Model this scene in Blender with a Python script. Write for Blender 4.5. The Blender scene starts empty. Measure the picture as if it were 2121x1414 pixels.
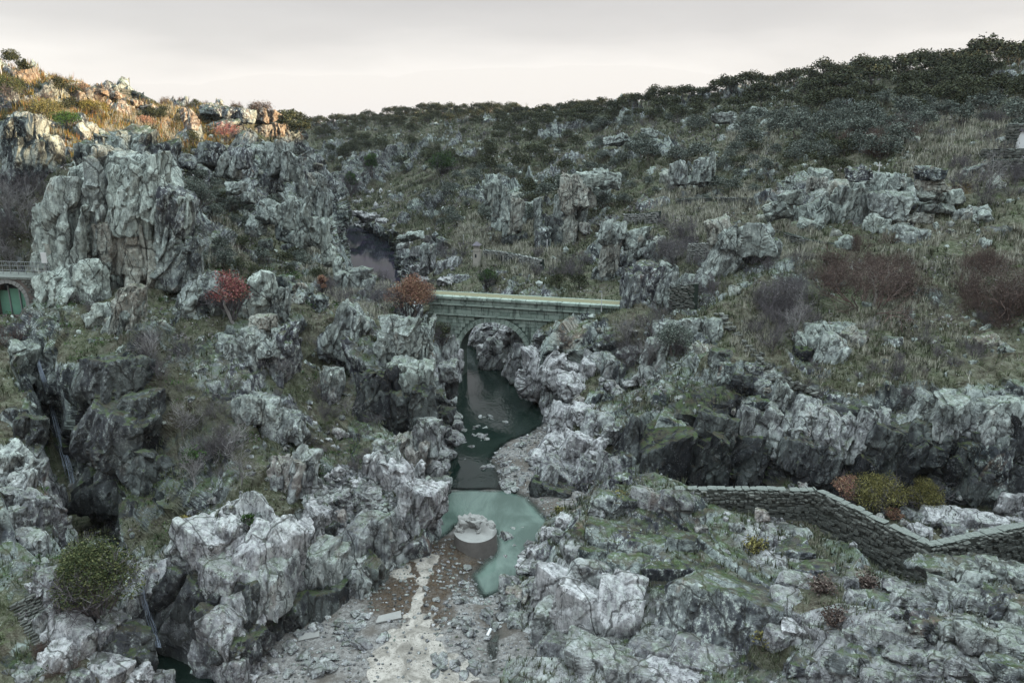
import bpy, bmesh, math, random
import numpy as np
from mathutils import Vector, Matrix, Euler
from mathutils.bvhtree import BVHTree

random.seed(7); rng = np.random.default_rng(7)
SC = bpy.context.scene
COL = SC.collection
R = math.radians

# ------------------------------------------------------------------ camera
F_PX, CX, CY = 1665.0, 1060.5, 707.0          # focal length and centre, in photo pixels
CAM_Z, PITCH = 22.0, 15.35                    # metres above the river, degrees down
cam_d = bpy.data.cameras.new('camera'); cam = bpy.data.objects.new('camera', cam_d); COL.objects.link(cam)
cam_d.sensor_width = 36; cam_d.lens = 36 * F_PX / 2121; cam_d.clip_end = 3000; cam_d.clip_start = .5
cam.location = (0, 0, CAM_Z); cam.rotation_euler = (R(90 - PITCH), 0, 0)
SC.camera = cam

# ------------------------------------------------------------------ sky, sun, exposure
SUN_AZ = (1.0, -0.22); SUN_EL = 6.6
world = bpy.data.worlds.new('World'); SC.world = world; world.use_nodes = True
wn = world.node_tree; wn.nodes.clear()
def wnode(t, **k):
    n = wn.nodes.new(t)
    for a, b in k.items(): setattr(n, a, b)
    return n
w_out = wnode('ShaderNodeOutputWorld')
sky = wnode('ShaderNodeTexSky', sky_type='NISHITA'); sky.sun_disc = False
sky.sun_elevation = R(SUN_EL); sky.sun_rotation = math.atan2(SUN_AZ[0], SUN_AZ[1])
sky.air_density = 1.0; sky.dust_density = 1.5
bg_sky = wnode('ShaderNodeBackground'); bg_sky.inputs['Strength'].default_value = .10
wn.links.new(sky.outputs[0], bg_sky.inputs['Color'])
w_tc = wnode('ShaderNodeTexCoord'); w_sep = wnode('ShaderNodeSeparateXYZ')
wn.links.new(w_tc.outputs['Generated'], w_sep.inputs[0])
w_map = wnode('ShaderNodeMapping'); w_map.inputs['Scale'].default_value = (1.0, 1.0, 5.0)
wn.links.new(w_tc.outputs['Generated'], w_map.inputs[0])
w_noise = wnode('ShaderNodeTexNoise'); w_noise.inputs['Scale'].default_value = 2.2
w_noise.inputs['Detail'].default_value = 5; w_noise.inputs['Roughness'].default_value = .5
wn.links.new(w_map.outputs[0], w_noise.inputs['Vector'])
w_add = wnode('ShaderNodeMath', operation='MULTIPLY_ADD')
wn.links.new(w_noise.outputs['Fac'], w_add.inputs[0]); w_add.inputs[1].default_value = .17
w_off = wnode('ShaderNodeMath', operation='SUBTRACT'); wn.links.new(w_sep.outputs['Z'], w_off.inputs[0]); w_off.inputs[1].default_value = .09; wn.links.new(w_off.outputs[0], w_add.inputs[2])
w_ramp = wnode('ShaderNodeValToRGB')
w_max = wnode('ShaderNodeMath', operation='MAXIMUM'); wn.links.new(w_add.outputs[0], w_max.inputs[0]); w_max.inputs[1].default_value = .046
wn.links.new(w_max.outputs[0], w_ramp.inputs[0])
cr = w_ramp.color_ramp
cr.elements[0].position = .035; cr.elements[0].color = (.05, .05, .047, 1)      # below the horizon: dim land
cr.elements[1].position = .045; cr.elements[1].color = (.54, .52, .505, 1)
for q_, c_ in ((.10, (.40, .387, .385)), (.26, (.238, .230, .238)), (.48, (.25, .265, .28)), (.72, (.80, .93, 1.0)), (.93, (1.75, 2.0, 2.12))):
    e = cr.elements.new(q_); e.color = (*c_, 1)
bg_cloud = wnode('ShaderNodeBackground'); bg_cloud.inputs['Strength'].default_value = 1.0
w_low = wnode('ShaderNodeMapRange'); wn.links.new(w_sep.outputs['Z'], w_low.inputs[0]); w_low.inputs[1].default_value = -.05; w_low.inputs[2].default_value = -.01
w_lm = wnode('ShaderNodeMix', data_type='RGBA'); wn.links.new(w_low.outputs[0], w_lm.inputs[0]); w_lm.inputs[6].default_value = (.05, .05, .047, 1)
wn.links.new(w_ramp.outputs[0], w_lm.inputs[7]); wn.links.new(w_lm.outputs[2], bg_cloud.inputs['Color'])
w_mix = wnode('ShaderNodeMixShader'); w_mix.inputs[0].default_value = .9      # nine tenths cloud cover
wn.links.new(bg_sky.outputs[0], w_mix.inputs[1]); wn.links.new(bg_cloud.outputs[0], w_mix.inputs[2])
wn.links.new(w_mix.outputs[0], w_out.inputs[0])

sun_d = bpy.data.lights.new('sun', 'SUN'); sun_d.energy = 4.6; sun_d.angle = R(.6); sun_d.color = (1, .74, .46)
sun = bpy.data.objects.new('sun', sun_d); COL.objects.link(sun)
_sd = Vector((SUN_AZ[0], SUN_AZ[1], 0)).normalized() * math.cos(R(SUN_EL)) + Vector((0, 0, math.sin(R(SUN_EL))))
sun.rotation_euler = _sd.to_track_quat('Z', 'Y').to_euler()
SC.view_settings.view_transform = 'Standard'; SC.view_settings.look = 'None'
SC.view_settings.gamma = 1; SC.view_settings.exposure = 0.98; SC.view_settings.use_curve_mapping = False
SC.cycles.volume_bounces = 0; SC.cycles.max_bounces = 5; SC.cycles.diffuse_bounces = 0; SC.cycles.glossy_bounces = 2
SC.cycles.transparent_max_bounces = 4; SC.cycles.caustics_reflective = False; SC.cycles.caustics_refractive = False

# ------------------------------------------------------------------ helpers: survey of the place
_cp, _sp = math.cos(R(PITCH)), math.sin(R(PITCH))
def ray(X, Y):
    a = (X - CX) / F_PX; b = (CY - Y) / F_PX
    return np.array([a, _cp + b * _sp, -_sp + b * _cp])
def P(X, Y, d):
    """the place that a surveyor at the camera sees at photo pixel X, Y, d metres up the gorge"""
    r = ray(X, Y); t = d / r[1]
    return np.array([r[0] * t, d, CAM_Z + r[2] * t])
def Z(X, Y, z=0.0):
    r = ray(X, Y); t = (z - CAM_Z) / r[2]
    return np.array([r[0] * t, r[1] * t, z])
def project(p):
    p = np.asarray(p, dtype=float); x, y, z = p[..., 0], p[..., 1], p[..., 2] - CAM_Z
    f = y * _cp - z * _sp; u = y * _sp + z * _cp
    return CX + F_PX * x / f, CY - F_PX * u / f, f
def V(a): return Vector((float(a[0]), float(a[1]), float(a[2])))

def tag(o, label=None, cat=None, group=None, kind=None):
    if label: o['label'] = label
    if cat: o['category'] = cat
    if group: o['group'] = group
    if kind: o['kind'] = kind
    return o
def empty(name, loc=(0, 0, 0), rz=0):
    o = bpy.data.objects.new(name, None); COL.objects.link(o); o.location = V(loc); o.rotation_euler = (0, 0, rz)
    o.empty_display_size = .3
    return o
def link(name, me, mat=None, parent=None):
    o = bpy.data.objects.new(name, me); COL.objects.link(o)
    if mat is not None and not me.materials: me.materials.append(mat)
    if parent is not None: o.parent = parent
    return o
def np_mesh(name, verts, quads=None, tris=None, smooth=False):
    me = bpy.data.meshes.new(name)
    verts = np.asarray(verts, dtype=np.float32)
    nq = 0 if quads is None else len(quads); nt = 0 if tris is None else len(tris)
    me.vertices.add(len(verts)); me.vertices.foreach_set('co', verts.ravel())
    loops = []
    if nq: loops.append(np.asarray(quads, dtype=np.int32).ravel())
    if nt: loops.append(np.asarray(tris, dtype=np.int32).ravel())
    lp = np.concatenate(loops); me.loops.add(len(lp)); me.loops.foreach_set('vertex_index', lp)
    me.polygons.add(nq + nt)
    starts = np.concatenate([np.arange(nq) * 4, nq * 4 + np.arange(nt) * 3]).astype(np.int32)
    me.polygons.foreach_set('loop_start', starts)
    me.polygons.foreach_set('use_smooth', np.full(nq + nt, smooth, dtype=bool))
    me.update(calc_edges=True)
    return me
def set_attr(me, name, cols):
    a = me.color_attributes.new(name, 'FLOAT_COLOR', 'POINT')
    c = np.ones((len(me.vertices), 4), dtype=np.float32); c[:, :cols.shape[1]] = cols
    a.data.foreach_set('color', c.ravel())

# ------------------------------------------------------------------ helpers: noise
def _h(ix, iy, iz, s):
    h = (ix.astype(np.uint32) * np.uint32(374761393)) ^ (iy.astype(np.uint32) * np.uint32(668265263)) ^ (iz.astype(np.uint32) * np.uint32(2147483647 - 61)) ^ np.uint32((s * 974711 + 77) & 0xffffffff)
    h = (h ^ (h >> np.uint32(13))) * np.uint32(1274126177)
    h = (h ^ (h >> np.uint32(16))) * np.uint32(2246822519)
    return h ^ (h >> np.uint32(15))
def _f(h, k):
    h = h * np.uint32(2654435761 + 2 * k * 40503) ; h = h ^ (h >> np.uint32(15))
    return (h & np.uint32(0xffff)).astype(np.float32) / 65535.0
def vnoise(p, s=0):
    q = np.floor(p); f = (p - q).astype(np.float32); q = q.astype(np.int64); f = f * f * (3 - 2 * f)
    out = 0
    for a in (0, 1):
        wa = f[:, 0] if a else 1 - f[:, 0]
        for b in (0, 1):
            wb = f[:, 1] if b else 1 - f[:, 1]
            for c in (0, 1):
                wc = f[:, 2] if c else 1 - f[:, 2]
                out = out + wa * wb * wc * _f(_h(q[:, 0] + a, q[:, 1] + b, q[:, 2] + c, s), 1)
    return out * 2 - 1
def fbm(p, s=0, octs=4):
    o = 0; a = 1; t = 0
    for i in range(octs):
        o = o + a * vnoise(p * (2.03 ** i) + 13.7 * i, s + i); t += a; a *= .5
    return o / t
def worley(p, s=0):
    """nearest and second nearest jittered cell: distances, offsets to their centres, hashes"""
    n = len(p); q = np.floor(p).astype(np.int64)
    d1 = np.full(n, 1e9, np.float32); d2 = d1.copy()
    b1 = np.zeros((n, 3), np.float32); h1 = np.zeros(n, np.uint32); b2 = b1.copy(); h2 = h1.copy()
    for i in (-1, 0, 1):
        for j in (-1, 0, 1):
            for k in (-1, 0, 1):
                c = q + np.array([i, j, k]); h = _h(c[:, 0], c[:, 1], c[:, 2], s)
                df = np.stack([p[:, 0] - c[:, 0] - _f(h, 1), p[:, 1] - c[:, 1] - _f(h, 2), p[:, 2] - c[:, 2] - _f(h, 3)], 1).astype(np.float32)
                d = (df * df).sum(1)
                m = d < d1; m2 = (~m) & (d < d2)
                d2[m] = d1[m]; b2[m] = b1[m]; h2[m] = h1[m]
                d1[m] = d[m]; b1[m] = df[m]; h1[m] = h[m]
                d2[m2] = d[m2]; b2[m2] = df[m2]; h2[m2] = h[m2]
    return np.sqrt(d1), np.sqrt(d2), b1, h1, b2, h2
def rot_for(tilt, az):
    return np.array(Euler((R(tilt), R(tilt * .4), R(az))).to_matrix())
def blocky(p, size, s, stretch=(1, 1, 1.6), tilt=18, az=25, crack=.4, soft=.09, warp=.15):
    """height of jointed, faceted rock: every joint block has a plane and step of its own, cracks between"""
    out = np.zeros(len(p), np.float32)
    M = rot_for(tilt, az); st = np.array(stretch) * size
    for a in range(0, len(p), 120000):
        q = (p[a:a + 120000] @ M) / st
        w = np.stack([vnoise(q * .9, s + 91), vnoise(q * .9 + 31, s + 92), vnoise(q * .9 + 57, s + 93)], 1) * warp
        f1, f2, b1, h1, b2, h2 = worley(q + w, s)
        def plane(b, h):
            return _f(h, 5) * 1.5 - .75 + (b[:, 0] * (_f(h, 6) - .5) + b[:, 1] * (_f(h, 7) - .5) + b[:, 2] * (_f(h, 8) - .5)) * 2.3
        k = np.clip(.5 - (f2 - f1) / soft * .5, 0, .5)
        ck = np.clip(1 - (f2 - f1) / .12, 0, 1); ck = ck * ck
        out[a:a + 120000] = plane(b1, h1) * (1 - k) + plane(b2, h2) * k - ck * crack
    return out
def sstep(a, b, x):
    t = np.clip((x - a) / (b - a), 0, 1); return t * t * (3 - 2 * t)

# ------------------------------------------------------------------ helpers: sheets of land lofted through surveyed points
def crom(ctrl, u):
    n = len(ctrl); i = np.clip(np.floor(u).astype(int), 0, n - 2); t = (u - i)[:, None, None]
    g = lambda k: ctrl[np.clip(k, 0, n - 1)]
    p0, p1, p2, p3 = g(i - 1), g(i), g(i + 1), g(i + 2)
    m1 = (p2 - p0) * .42; m2 = (p3 - p1) * .42
    return (2 * t**3 - 3 * t**2 + 1) * p1 + (t**3 - 2 * t**2 + t) * m1 + (-2 * t**3 + 3 * t**2) * p2 + (t**3 - t**2) * m2
def surf(ctrl, v, u):
    a = crom(ctrl, v)                       # (nv, C, 3)
    return crom(a.transpose(1, 0, 2), u).transpose(1, 0, 2)
def ctrl_grid(rows):
    out = []
    for r in rows:
        line = []
        for c in r:
            if len(c) == 4 and c[3] == 'w': q = np.array(c[:3], float)         # world point outside the frame
            elif len(c) == 4 and c[3] == 'z': q = Z(c[0], c[1], c[2])
            else: q = P(*c)
            line.append(q)
        out.append(line)
    return np.array(out)
def spread(ctrl, nv, nu):
    vs = np.linspace(0, len(ctrl) - 1, (len(ctrl) - 1) * 8 + 1); us = np.linspace(0, ctrl.shape[1] - 1, (ctrl.shape[1] - 1) * 8 + 1)
    S = surf(ctrl, vs, us); dist = np.linalg.norm(S - np.array([0, 0, CAM_Z]), axis=2)
    X, Y, f = project(S); inside = ((X > -150) & (X < 2270) & (Y > 0) & (Y < 1560) & (f > 1)).astype(float) * .9 + .1
    dv = (np.linalg.norm(np.diff(S, axis=0), axis=2) / dist[1:] * inside[1:]); du = (np.linalg.norm(np.diff(S, axis=1), axis=2) / dist[:, 1:] * inside[:, 1:])
    lv = np.concatenate([[0], np.cumsum(np.percentile(dv, 75, axis=1) + 1e-4)]); lu = np.concatenate([[0], np.cumsum(np.percentile(du, 75, axis=0) + 1e-4)])
    return np.interp(np.linspace(0, lv[-1], nv), lv, vs), np.interp(np.linspace(0, lu[-1], nu), lu, us)
def grid_normals(S):
    n = np.cross(np.gradient(S, axis=1), np.gradient(S, axis=0))
    n /= np.linalg.norm(n, axis=2, keepdims=True) + 1e-9
    return n
LAND = []          # (verts, quads) of every sheet, for placing things on the ground
def sheet(name, rows, nv, nu, zones=(), amp=1.0, small=1.0, tilt=18, az=25, stretch=(1, 1, 1.6), rock_bias=0.0, seed=0):
    ctrl = ctrl_grid(rows); v, u = spread(ctrl, nv, nu); S = surf(ctrl, v, u)
    N = grid_normals(S)
    if (N * (np.array([0, 0, CAM_Z + 30]) - S)).sum(2).mean() < 0: N = -N
    p = S.reshape(-1, 3); n = N.reshape(-1, 3); dist = np.linalg.norm(p - np.array([0, 0, CAM_Z]), axis=1)
    big = fbm(p / 9.0, seed + 3, 4); mid = fbm(p / 2.6, seed + 4, 4)
    slope = n[:, 2]
    far = sstep(70, 130, dist)
    H = blocky(p, 5.0, seed + 11, stretch, tilt, az, .35) * 1.0 * (1 + .5 * far)
    H += blocky(p, 14, seed + 10, stretch, tilt, az, .3) * 2.3 * far
    rock = sstep(.92, .58, slope + big * .35 - mid * .30 - rock_bias - H * .16 / (1 + far))
    X, Y, f = project(p)
    pale = np.zeros(len(p)); dark = np.zeros(len(p)); warm = np.zeros(len(p))
    for (zx, zy, zr, what, val) in zones:
        j = np.argmin((X - zx)**2 + (Y - zy)**2 + (f < 1) * 1e9); c = p[j]; rad = zr * dist[j] / F_PX
        w = sstep(1.25, .75, np.linalg.norm(p - c, axis=1) / rad + big * .35) * 1.0
        if what == 'rock': rock = rock * (1 - w) + w * np.clip(val + big * .3 + mid * (.9 if val < .8 else .2) + H * .12, 0, 1)
        elif what == 'dark': dark = np.maximum(dark, w * val)
        elif what == 'pale': pale = np.maximum(pale, w * val)
        elif what == 'warm': warm = np.maximum(warm, w * val)
    k = .30 + .70 * rock
    h = np.zeros(len(p), np.float32)
    H = H * (1 - far * (1 - sstep(-1, 7, p[:, 2])) * .8)
    h += H
    h += blocky(p, 1.9, seed + 12, stretch, tilt + 6, az + 15) * .5 * small * (1 + 1.1 * far)
    near = sstep(110, 60, dist)
    h += blocky(p, .75, seed + 13, stretch, tilt, az - 20) * .085 * near * small
    h += fbm(p / .8, seed + 5, 3) * .05 * near + fbm(p / 3.5, seed + 6, 3) * .2
    h *= k * amp
    h += (1 - rock) * (fbm(p / 1.6, seed + 7, 3) * .18)
    p2 = p + n * h[:, None]
    sub = np.array([.23, .31, 0]) * 0
    idx = np.arange(nv * nu).reshape(nv, nu)
    q = np.stack([idx[:-1, :-1], idx[:-1, 1:], idx[1:, 1:], idx[1:, :-1]], -1).reshape(-1, 4)
    me = np_mesh(name, p2, quads=q, smooth=False)
    # orientation
    if me.polygons[len(q) // 2].normal.dot(V(n[q[len(q) // 2][0]])) < 0:
        me.flip_normals()
    set_attr(me, 'zone', np.stack([1 - rock, pale, dark], 1)); set_attr(me, 'tone', np.stack([warm, big * .5 + .5, h * 0], 1))
    me['n'] = 1
    LAND.append((name, p2, q, rock))
    return me
# ------------------------------------------------------------------ the land
HILL = [  # end columns: unseen hill added out of frame to block the low sun
 [(520,300,420),(640,290,415),(720,285,410),(800,275,405),(900,262,400),(1000,262,390),(1130,262,375),(1260,255,340),(1400,240,310),(1550,222,290),(1700,200,270),(1850,185,255),(2000,170,240),(2280,150,220),(230,170,34,'w'),(280,0,34,'w')],
 [(560,268,330),(640,262,325),(720,254,320),(800,242,315),(900,232,310),(1000,232,300),(1130,236,285),(1260,226,262),(1400,209,240),(1550,187,222),(1700,168,205),(1850,153,190),(2000,141,176),(2280,113,155),(160,120,42,'w'),(200,0,46,'w')],
 [(590,290,290),(660,292,285),(740,290,275),(820,285,265),(900,275,255),(1000,275,240),(1130,280,222),(1260,275,200),(1400,260,182),(1550,245,165),(1700,230,150),(1850,218,138),(2000,210,128),(2280,190,112),(130,100,34,'w'),(160,0,38,'w')],
 [(610,340,262),(680,345,250),(750,345,238),(830,340,222),(910,335,205),(1000,335,188),(1130,340,168),(1260,335,150),(1400,325,135),(1550,315,120),(1700,305,108),(1850,295,100),(2000,290,93),(2280,280,84),(105,80,27,'w'),(120,0,30,'w')],
 [(625,400,240),(690,405,225),(765,405,205),(850,395,185),(930,395,160),(1020,400,140),(1130,410,125),(1240,405,115),(1380,395,108),(1540,385,98),(1700,385,84),(1850,395,76),(2000,390,74),(2280,385,68),(85,66,20,'w'),(90,0,23,'w')],
 [(640,440,225),(700,448,197),(780,462,160),(880,480,130),(985,500,108),(1090,505,100),(1200,505,96),(1300,470,92),(1420,468,86),(1560,462,78),(1700,485,72),(1850,500,68),(2000,515,64),(2280,525,58),(70,56,14,'w'),(70,5,16,'w')],
 [(640,446,218),(702,456,190),(785,472,158),(850,500,128),(960,545,100),(1090,575,80),(1200,590,78),(1290,560,80),(1390,590,72),(1490,560,63),(1650,570,58),(1800,590,57),(1960,600,55),(2280,610,50),(58,48,12,'w'),(60,5,13,'w')],
 [(640,450,212),(702,460,187),(788,478,155),(835,525,126),(890,590,95),(1030,650,77),(1180,680,62),(1310,668,59.5),(1370,690,57),(1480,690,52),(1640,700,50),(1800,710,49),(1960,720,48),(2280,730,46),(50,42,9,'w'),(50,5,10,'w')],
 [(640,454,0,'z'),(702,463,0,'z'),(790,484,0,'z'),(825,545,0,'z'),(905,660,.3,'z'),(1075,765,.8,'z'),(1160,740,60),(1250,770,56),(1310,800,52),(1440,800,47),(1600,815,45),(1780,830,44),(1960,830,43.5),(2280,835,42),(42,38,7,'w'),(42,8,8,'w')],
 [(640,456,-1,'z'),(702,465,-1,'z'),(792,490,-1,'z'),(822,560,-1,'z'),(930,690,-1,'z'),(1090,800,-.7,'z'),(1170,865,-.4,'z'),(1170,930,48.5),(1270,985,45),(1420,1010,43),(1600,1010,43),(1780,1030,42),(1960,1050,41),(2280,1060,40),(38,36,2,'w'),(38,10,3,'w')],
 [(640,458,-3,'z'),(702,467,-3,'z'),(792,495,-3,'z'),(820,570,-3,'z'),(935,700,-3,'z'),(1100,815,-3,'z'),(1150,890,-2,'z'),(1190,1000,-3,'z'),(1270,1035,-1.8,'z'),(1420,1060,.6,'z'),(1600,1060,.9,'z'),(1780,1085,1.0,'z'),(1960,1120,1.1,'z'),(2280,1130,1.2,'z'),(34,32,1,'w'),(34,10,2,'w')],
 [(640,459,-4,'z'),(702,469,-4,'z'),(792,500,-4,'z'),(820,580,-4,'z'),(940,710,-4,'z'),(1080,830,-4,'z'),(1170,920,-4,'z'),(1210,1060,-4.5,'z'),(1290,1100,-3,'z'),(1420,1150,0,'z'),(1600,1170,.4,'z'),(1780,1190,.5,'z'),(1960,1260,.6,'z'),(2280,1260,.7,'z'),(30,24,0,'w'),(30,10,1,'w')],
]
HILL_ZONES = [
 (1350,850,110,'rock',.85),(1450,810,80,'rock',.8),(1290,820,70,'rock',.9),(1700,820,60,'rock',.6),
 (1500,930,170,'dark',1.0),(1750,980,150,'dark',1.0),(1300,720,80,'dark',.8),(1420,600,50,'dark',.6),(1900,960,130,'dark',.9),
 (1450,610,80,'rock',1),(1500,520,70,'rock',.9),(1600,500,70,'rock',.55),(1420,720,90,'rock',.85),(1330,760,80,'rock',.8),(1560,800,90,'rock',.7),(1470,640,60,'pale',.4),(1620,470,50,'pale',.4),(1600,560,80,'rock',.6),
 (950,330,70,'rock',.7),(1030,400,60,'rock',.8),(860,500,50,'pale',.8),(760,455,70,'pale',.9),(900,420,70,'rock',.7),
 (780,340,140,'rock',.9),(900,400,60,'rock',.8),(760,340,160,'dark',.35),(640,330,60,'dark',.3),
 # (X, Y, radius px, what, value)
 (1700,300,120,'rock',.15),(1500,330,90,'rock',.2),(1250,300,90,'rock',.35),(1960,300,130,'rock',.05),
 (1450,440,90,'rock',.1),(1350,350,90,'rock',.35),(940,340,40,'rock',.1),
 (760,370,60,'rock',1),(880,300,60,'rock',.6),(1210,390,75,'rock',.95),(1060,420,75,'rock',.95),(1430,355,55,'rock',.8),
 (1780,400,110,'rock',.95),(1650,400,80,'rock',.8),(1940,390,50,'rock',.9),(1160,480,60,'rock',.9),
 (1500,490,60,'rock',.9),(1540,560,90,'rock',.55),(1320,560,80,'rock',.9),(1250,520,60,'rock',.9),
 (1800,540,160,'rock',.12),(2050,560,150,'rock',.05),(1700,640,140,'rock',.2),(1900,720,200,'rock',.15),(1560,700,80,'rock',.25),(2080,740,130,'rock',.1),
 (1700,735,70,'rock',.6),(1400,700,80,'rock',.6),(1350,640,60,'rock',.9),(1200,720,90,'rock',1),(1330,850,80,'rock',.5),
 (1500,900,120,'rock',1),(1700,920,130,'rock',1),(1900,920,130,'rock',1),(2080,920,120,'rock',1),(1350,950,100,'rock',1),
 (1000,720,90,'rock',1),(860,540,60,'rock',1),(760,450,50,'rock',1),
 (1000,720,110,'pale',.9),(1120,790,90,'pale',1),(1180,900,90,'pale',.9),(850,560,60,'pale',.9),(770,450,45,'pale',.7),(1230,390,50,'pale',.6),(1790,390,90,'pale',.55),(1950,400,45,'pale',.6),(1960,880,90,'pale',.55),(1650,860,60,'pale',.4),(1180,480,40,'pale',.7),(1430,350,40,'pale',.5),
 (1450,960,150,'dark',.8),(1650,980,140,'dark',.85),(1850,990,110,'dark',.8),(1990,960,80,'dark',.7),(1340,940,110,'dark',.6),(2060,1030,60,'dark',.8),(1290,720,70,'dark',.7),
 (1780,400,60,'warm',.4),(1960,385,40,'warm',.7),(1240,400,40,'warm',.5),(1190,700,30,'warm',.6),
]
LEFT = [
 [(-520,60,190),(-200,140,170),(0,185,160),(120,200,165),(240,235,170),(350,262,180),(450,268,185),(530,275,185),(570,300,180),(590,330,185),(640,460,-2,'z')],
 [(-520,60,120),(-200,112,122),(0,150,119),(120,175,122),(240,207,128),(350,234,133),(450,240,138),(530,243,142),(583,262,146),(598,300,158),(650,458,-1,'z')],
 [(-520,240,85),(-200,250,85),(0,250,85),(120,255,88),(240,275,92),(350,292,100),(450,300,110),(530,300,122),(597,300,135),(642,370,148),(692,472,-1,'z')],
 [(-520,350,66),(-200,350,68),(0,350,68),(120,350,66),(240,345,66),(350,360,74),(450,370,86),(530,375,100),(612,380,115),(672,430,130),(706,494,-1,'z')],
 [(-520,480,58),(-200,480,62),(0,480,61),(120,470,60),(240,470,59),(350,470,62),(440,470,72),(520,470,84),(610,460,98),(690,500,115),(721,527,-1,'z')],
 [(-520,590,55),(-200,600,57),(0,590,57.5),(120,580,54.5),(240,580,54),(350,570,55),(430,565,59),(520,560,68),(620,545,80),(700,560,95),(724,572,-1,'z')],
 [(-520,680,50),(-200,690,51),(0,665,52.5),(90,655,49),(200,650,48),(320,650,47.5),(430,650,47.5),(540,640,50),(650,620,57),(770,628,64),(872,607,71)],
 [(-520,760,47),(-200,770,48),(50,715,51),(110,735,45),(220,740,44),(330,745,43.5),(440,740,43.5),(560,730,45.5),(670,720,50),(800,690,52),(905,720,66)],
 [(-520,850,43),(-200,860,44),(82,810,49),(150,850,41.8),(230,850,41),(340,845,40.5),(450,840,40),(570,840,41),(680,830,45),(810,790,47.5),(922,800,61)],
 [(-520,970,40),(-200,970,40),(122,940,45.5),(190,960,39.2),(250,950,38.5),(355,945,38),(460,940,37),(590,930,38.5),(700,930,41),(825,890,44),(922,900,.0,'z')],
 [(-520,1060,37),(-200,1060,37),(165,1060,40.5),(225,1065,36),(285,1060,35.5),(370,1055,35),(470,1050,34),(610,1030,36),(730,1010,38),(840,980,41),(905,960,.0,'z')],
 [(-520,1160,34),(-200,1160,34),(225,1140,35.8),(250,1150,33.5),(320,1150,33),(400,1140,32.3),(490,1110,31.8),(630,1060,35),(745,1030,37.4),(850,1060,39.3),(900,1025,.1,'z')],
 [(-520,1260,2,'z'),(-200,1260,2,'z'),(290,1210,2.6,'z'),(310,1250,31),(360,1300,.7,'z'),(430,1375,.2,'z'),(520,1350,.2,'z'),(640,1285,.2,'z'),(755,1240,.1,'z'),(838,1160,.1,'z'),(900,1080,.1,'z')],
 [(-520,1300,-1,'z'),(-200,1300,-1,'z'),(300,1240,0,'z'),(320,1290,-1,'z'),(370,1330,-1.5,'z'),(430,1390,-1.5,'z'),(520,1370,-1.5,'z'),(640,1305,-1.5,'z'),(755,1260,-1.5,'z'),(838,1180,-1.5,'z'),(905,1095,-1.5,'z')],
]
LEFT_ZONES = [  # dark: stain, and shade put into the chasm; warm: partly sunset glow
 (100,200,130,'warm',1.0),(250,230,110,'warm',1.0),(360,265,90,'warm',1.0),(450,275,70,'warm',.9),(240,235,90,'rock',.25),(130,215,90,'rock',.2),
 (540,640,150,'dark',.4),(420,560,110,'dark',.35),(300,720,100,'dark',.5),(760,720,100,'dark',.35),(500,900,110,'dark',.5),(60,520,120,'dark',.6),
 (240,880,150,'dark',1.0),(420,890,130,'dark',.7),(690,940,80,'dark',.6),(330,1010,90,'dark',.7),(250,1000,110,'dark',.9),(800,800,60,'dark',.6),(620,760,60,'dark',.4),(80,600,60,'dark',.5),(60,440,110,'dark',.5),
 (520,760,140,'rock',0.6),(780,720,90,'rock',0.75),(300,640,90,'rock',0.6),(560,520,110,'rock',0.6),(450,380,110,'rock',0.7),
 (420,900,90,'rock',0.33),(330,700,50,'rock',0.4),(660,800,50,'rock',0.4),(700,600,50,'rock',0.47),(470,560,60,'rock',0.4),
 (60,200,120,'rock',0.15),(200,250,110,'rock',0.3),(380,270,80,'rock',0.4),(560,290,50,'rock',1.0),(480,270,60,'rock',0.9),
 (100,400,130,'rock',0.15),(20,500,80,'rock',0.35),(280,450,150,'rock',0.7),(420,430,60,'rock',0.4),(480,480,90,'rock',0.45),(600,400,80,'rock',1.0),
 (650,480,60,'rock',0.9),(560,560,80,'rock',0.42),(400,620,70,'rock',0.5),(180,700,60,'rock',0.38),(230,850,100,'rock',1.0),(250,970,90,'rock',1.0),
 (340,760,70,'rock',0.35),(400,880,80,'rock',0.4),(420,1000,80,'rock',0.47),(620,720,60,'rock',0.38),(680,930,75,'rock',0.35),(720,990,70,'rock',0.35),(800,780,70,'rock',0.9),(800,880,70,'rock',1.0),
 (500,1150,120,'rock',1.0),(700,1120,120,'rock',1.0),(350,1200,90,'rock',1.0),(850,1020,90,'rock',1.0),(940,780,60,'rock',1.0),
 (500,1170,170,'pale',.9),(720,1120,130,'pale',.8),(860,1010,90,'pale',.9),(940,830,90,'pale',.7),(350,1180,70,'pale',.5),(640,440,70,'pale',.3),(160,600,50,'pale',.7),(290,420,80,'pale',.8),(560,330,80,'pale',.2),
 (230,850,110,'dark',.6),(140,900,60,'dark',1),(200,1020,80,'dark',.9),(100,800,40,'dark',1),(60,690,50,'dark',1),(330,1010,110,'dark',.35),(820,850,60,'dark',.4),(380,1310,50,'dark',.9),(650,1240,60,'dark',.5),(450,1270,60,'dark',.5),
 (560,270,50,'warm',.8),(400,290,50,'warm',.5),(620,340,50,'warm',.3),(460,1170,40,'warm',.2),
]
def wrapcol(rows, dx, dy, dz):
    out = []
    for r in rows:
        c = r[-1]; q = Z(c[0], c[1], c[2]) if len(c) == 4 else P(*c)
        out.append(r + [(q[0] + dx * .5, q[1] + dy * .5, q[2] + dz * .4, 'w'), (q[0] + dx, q[1] + dy, q[2] + dz, 'w')])
    return out
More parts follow.
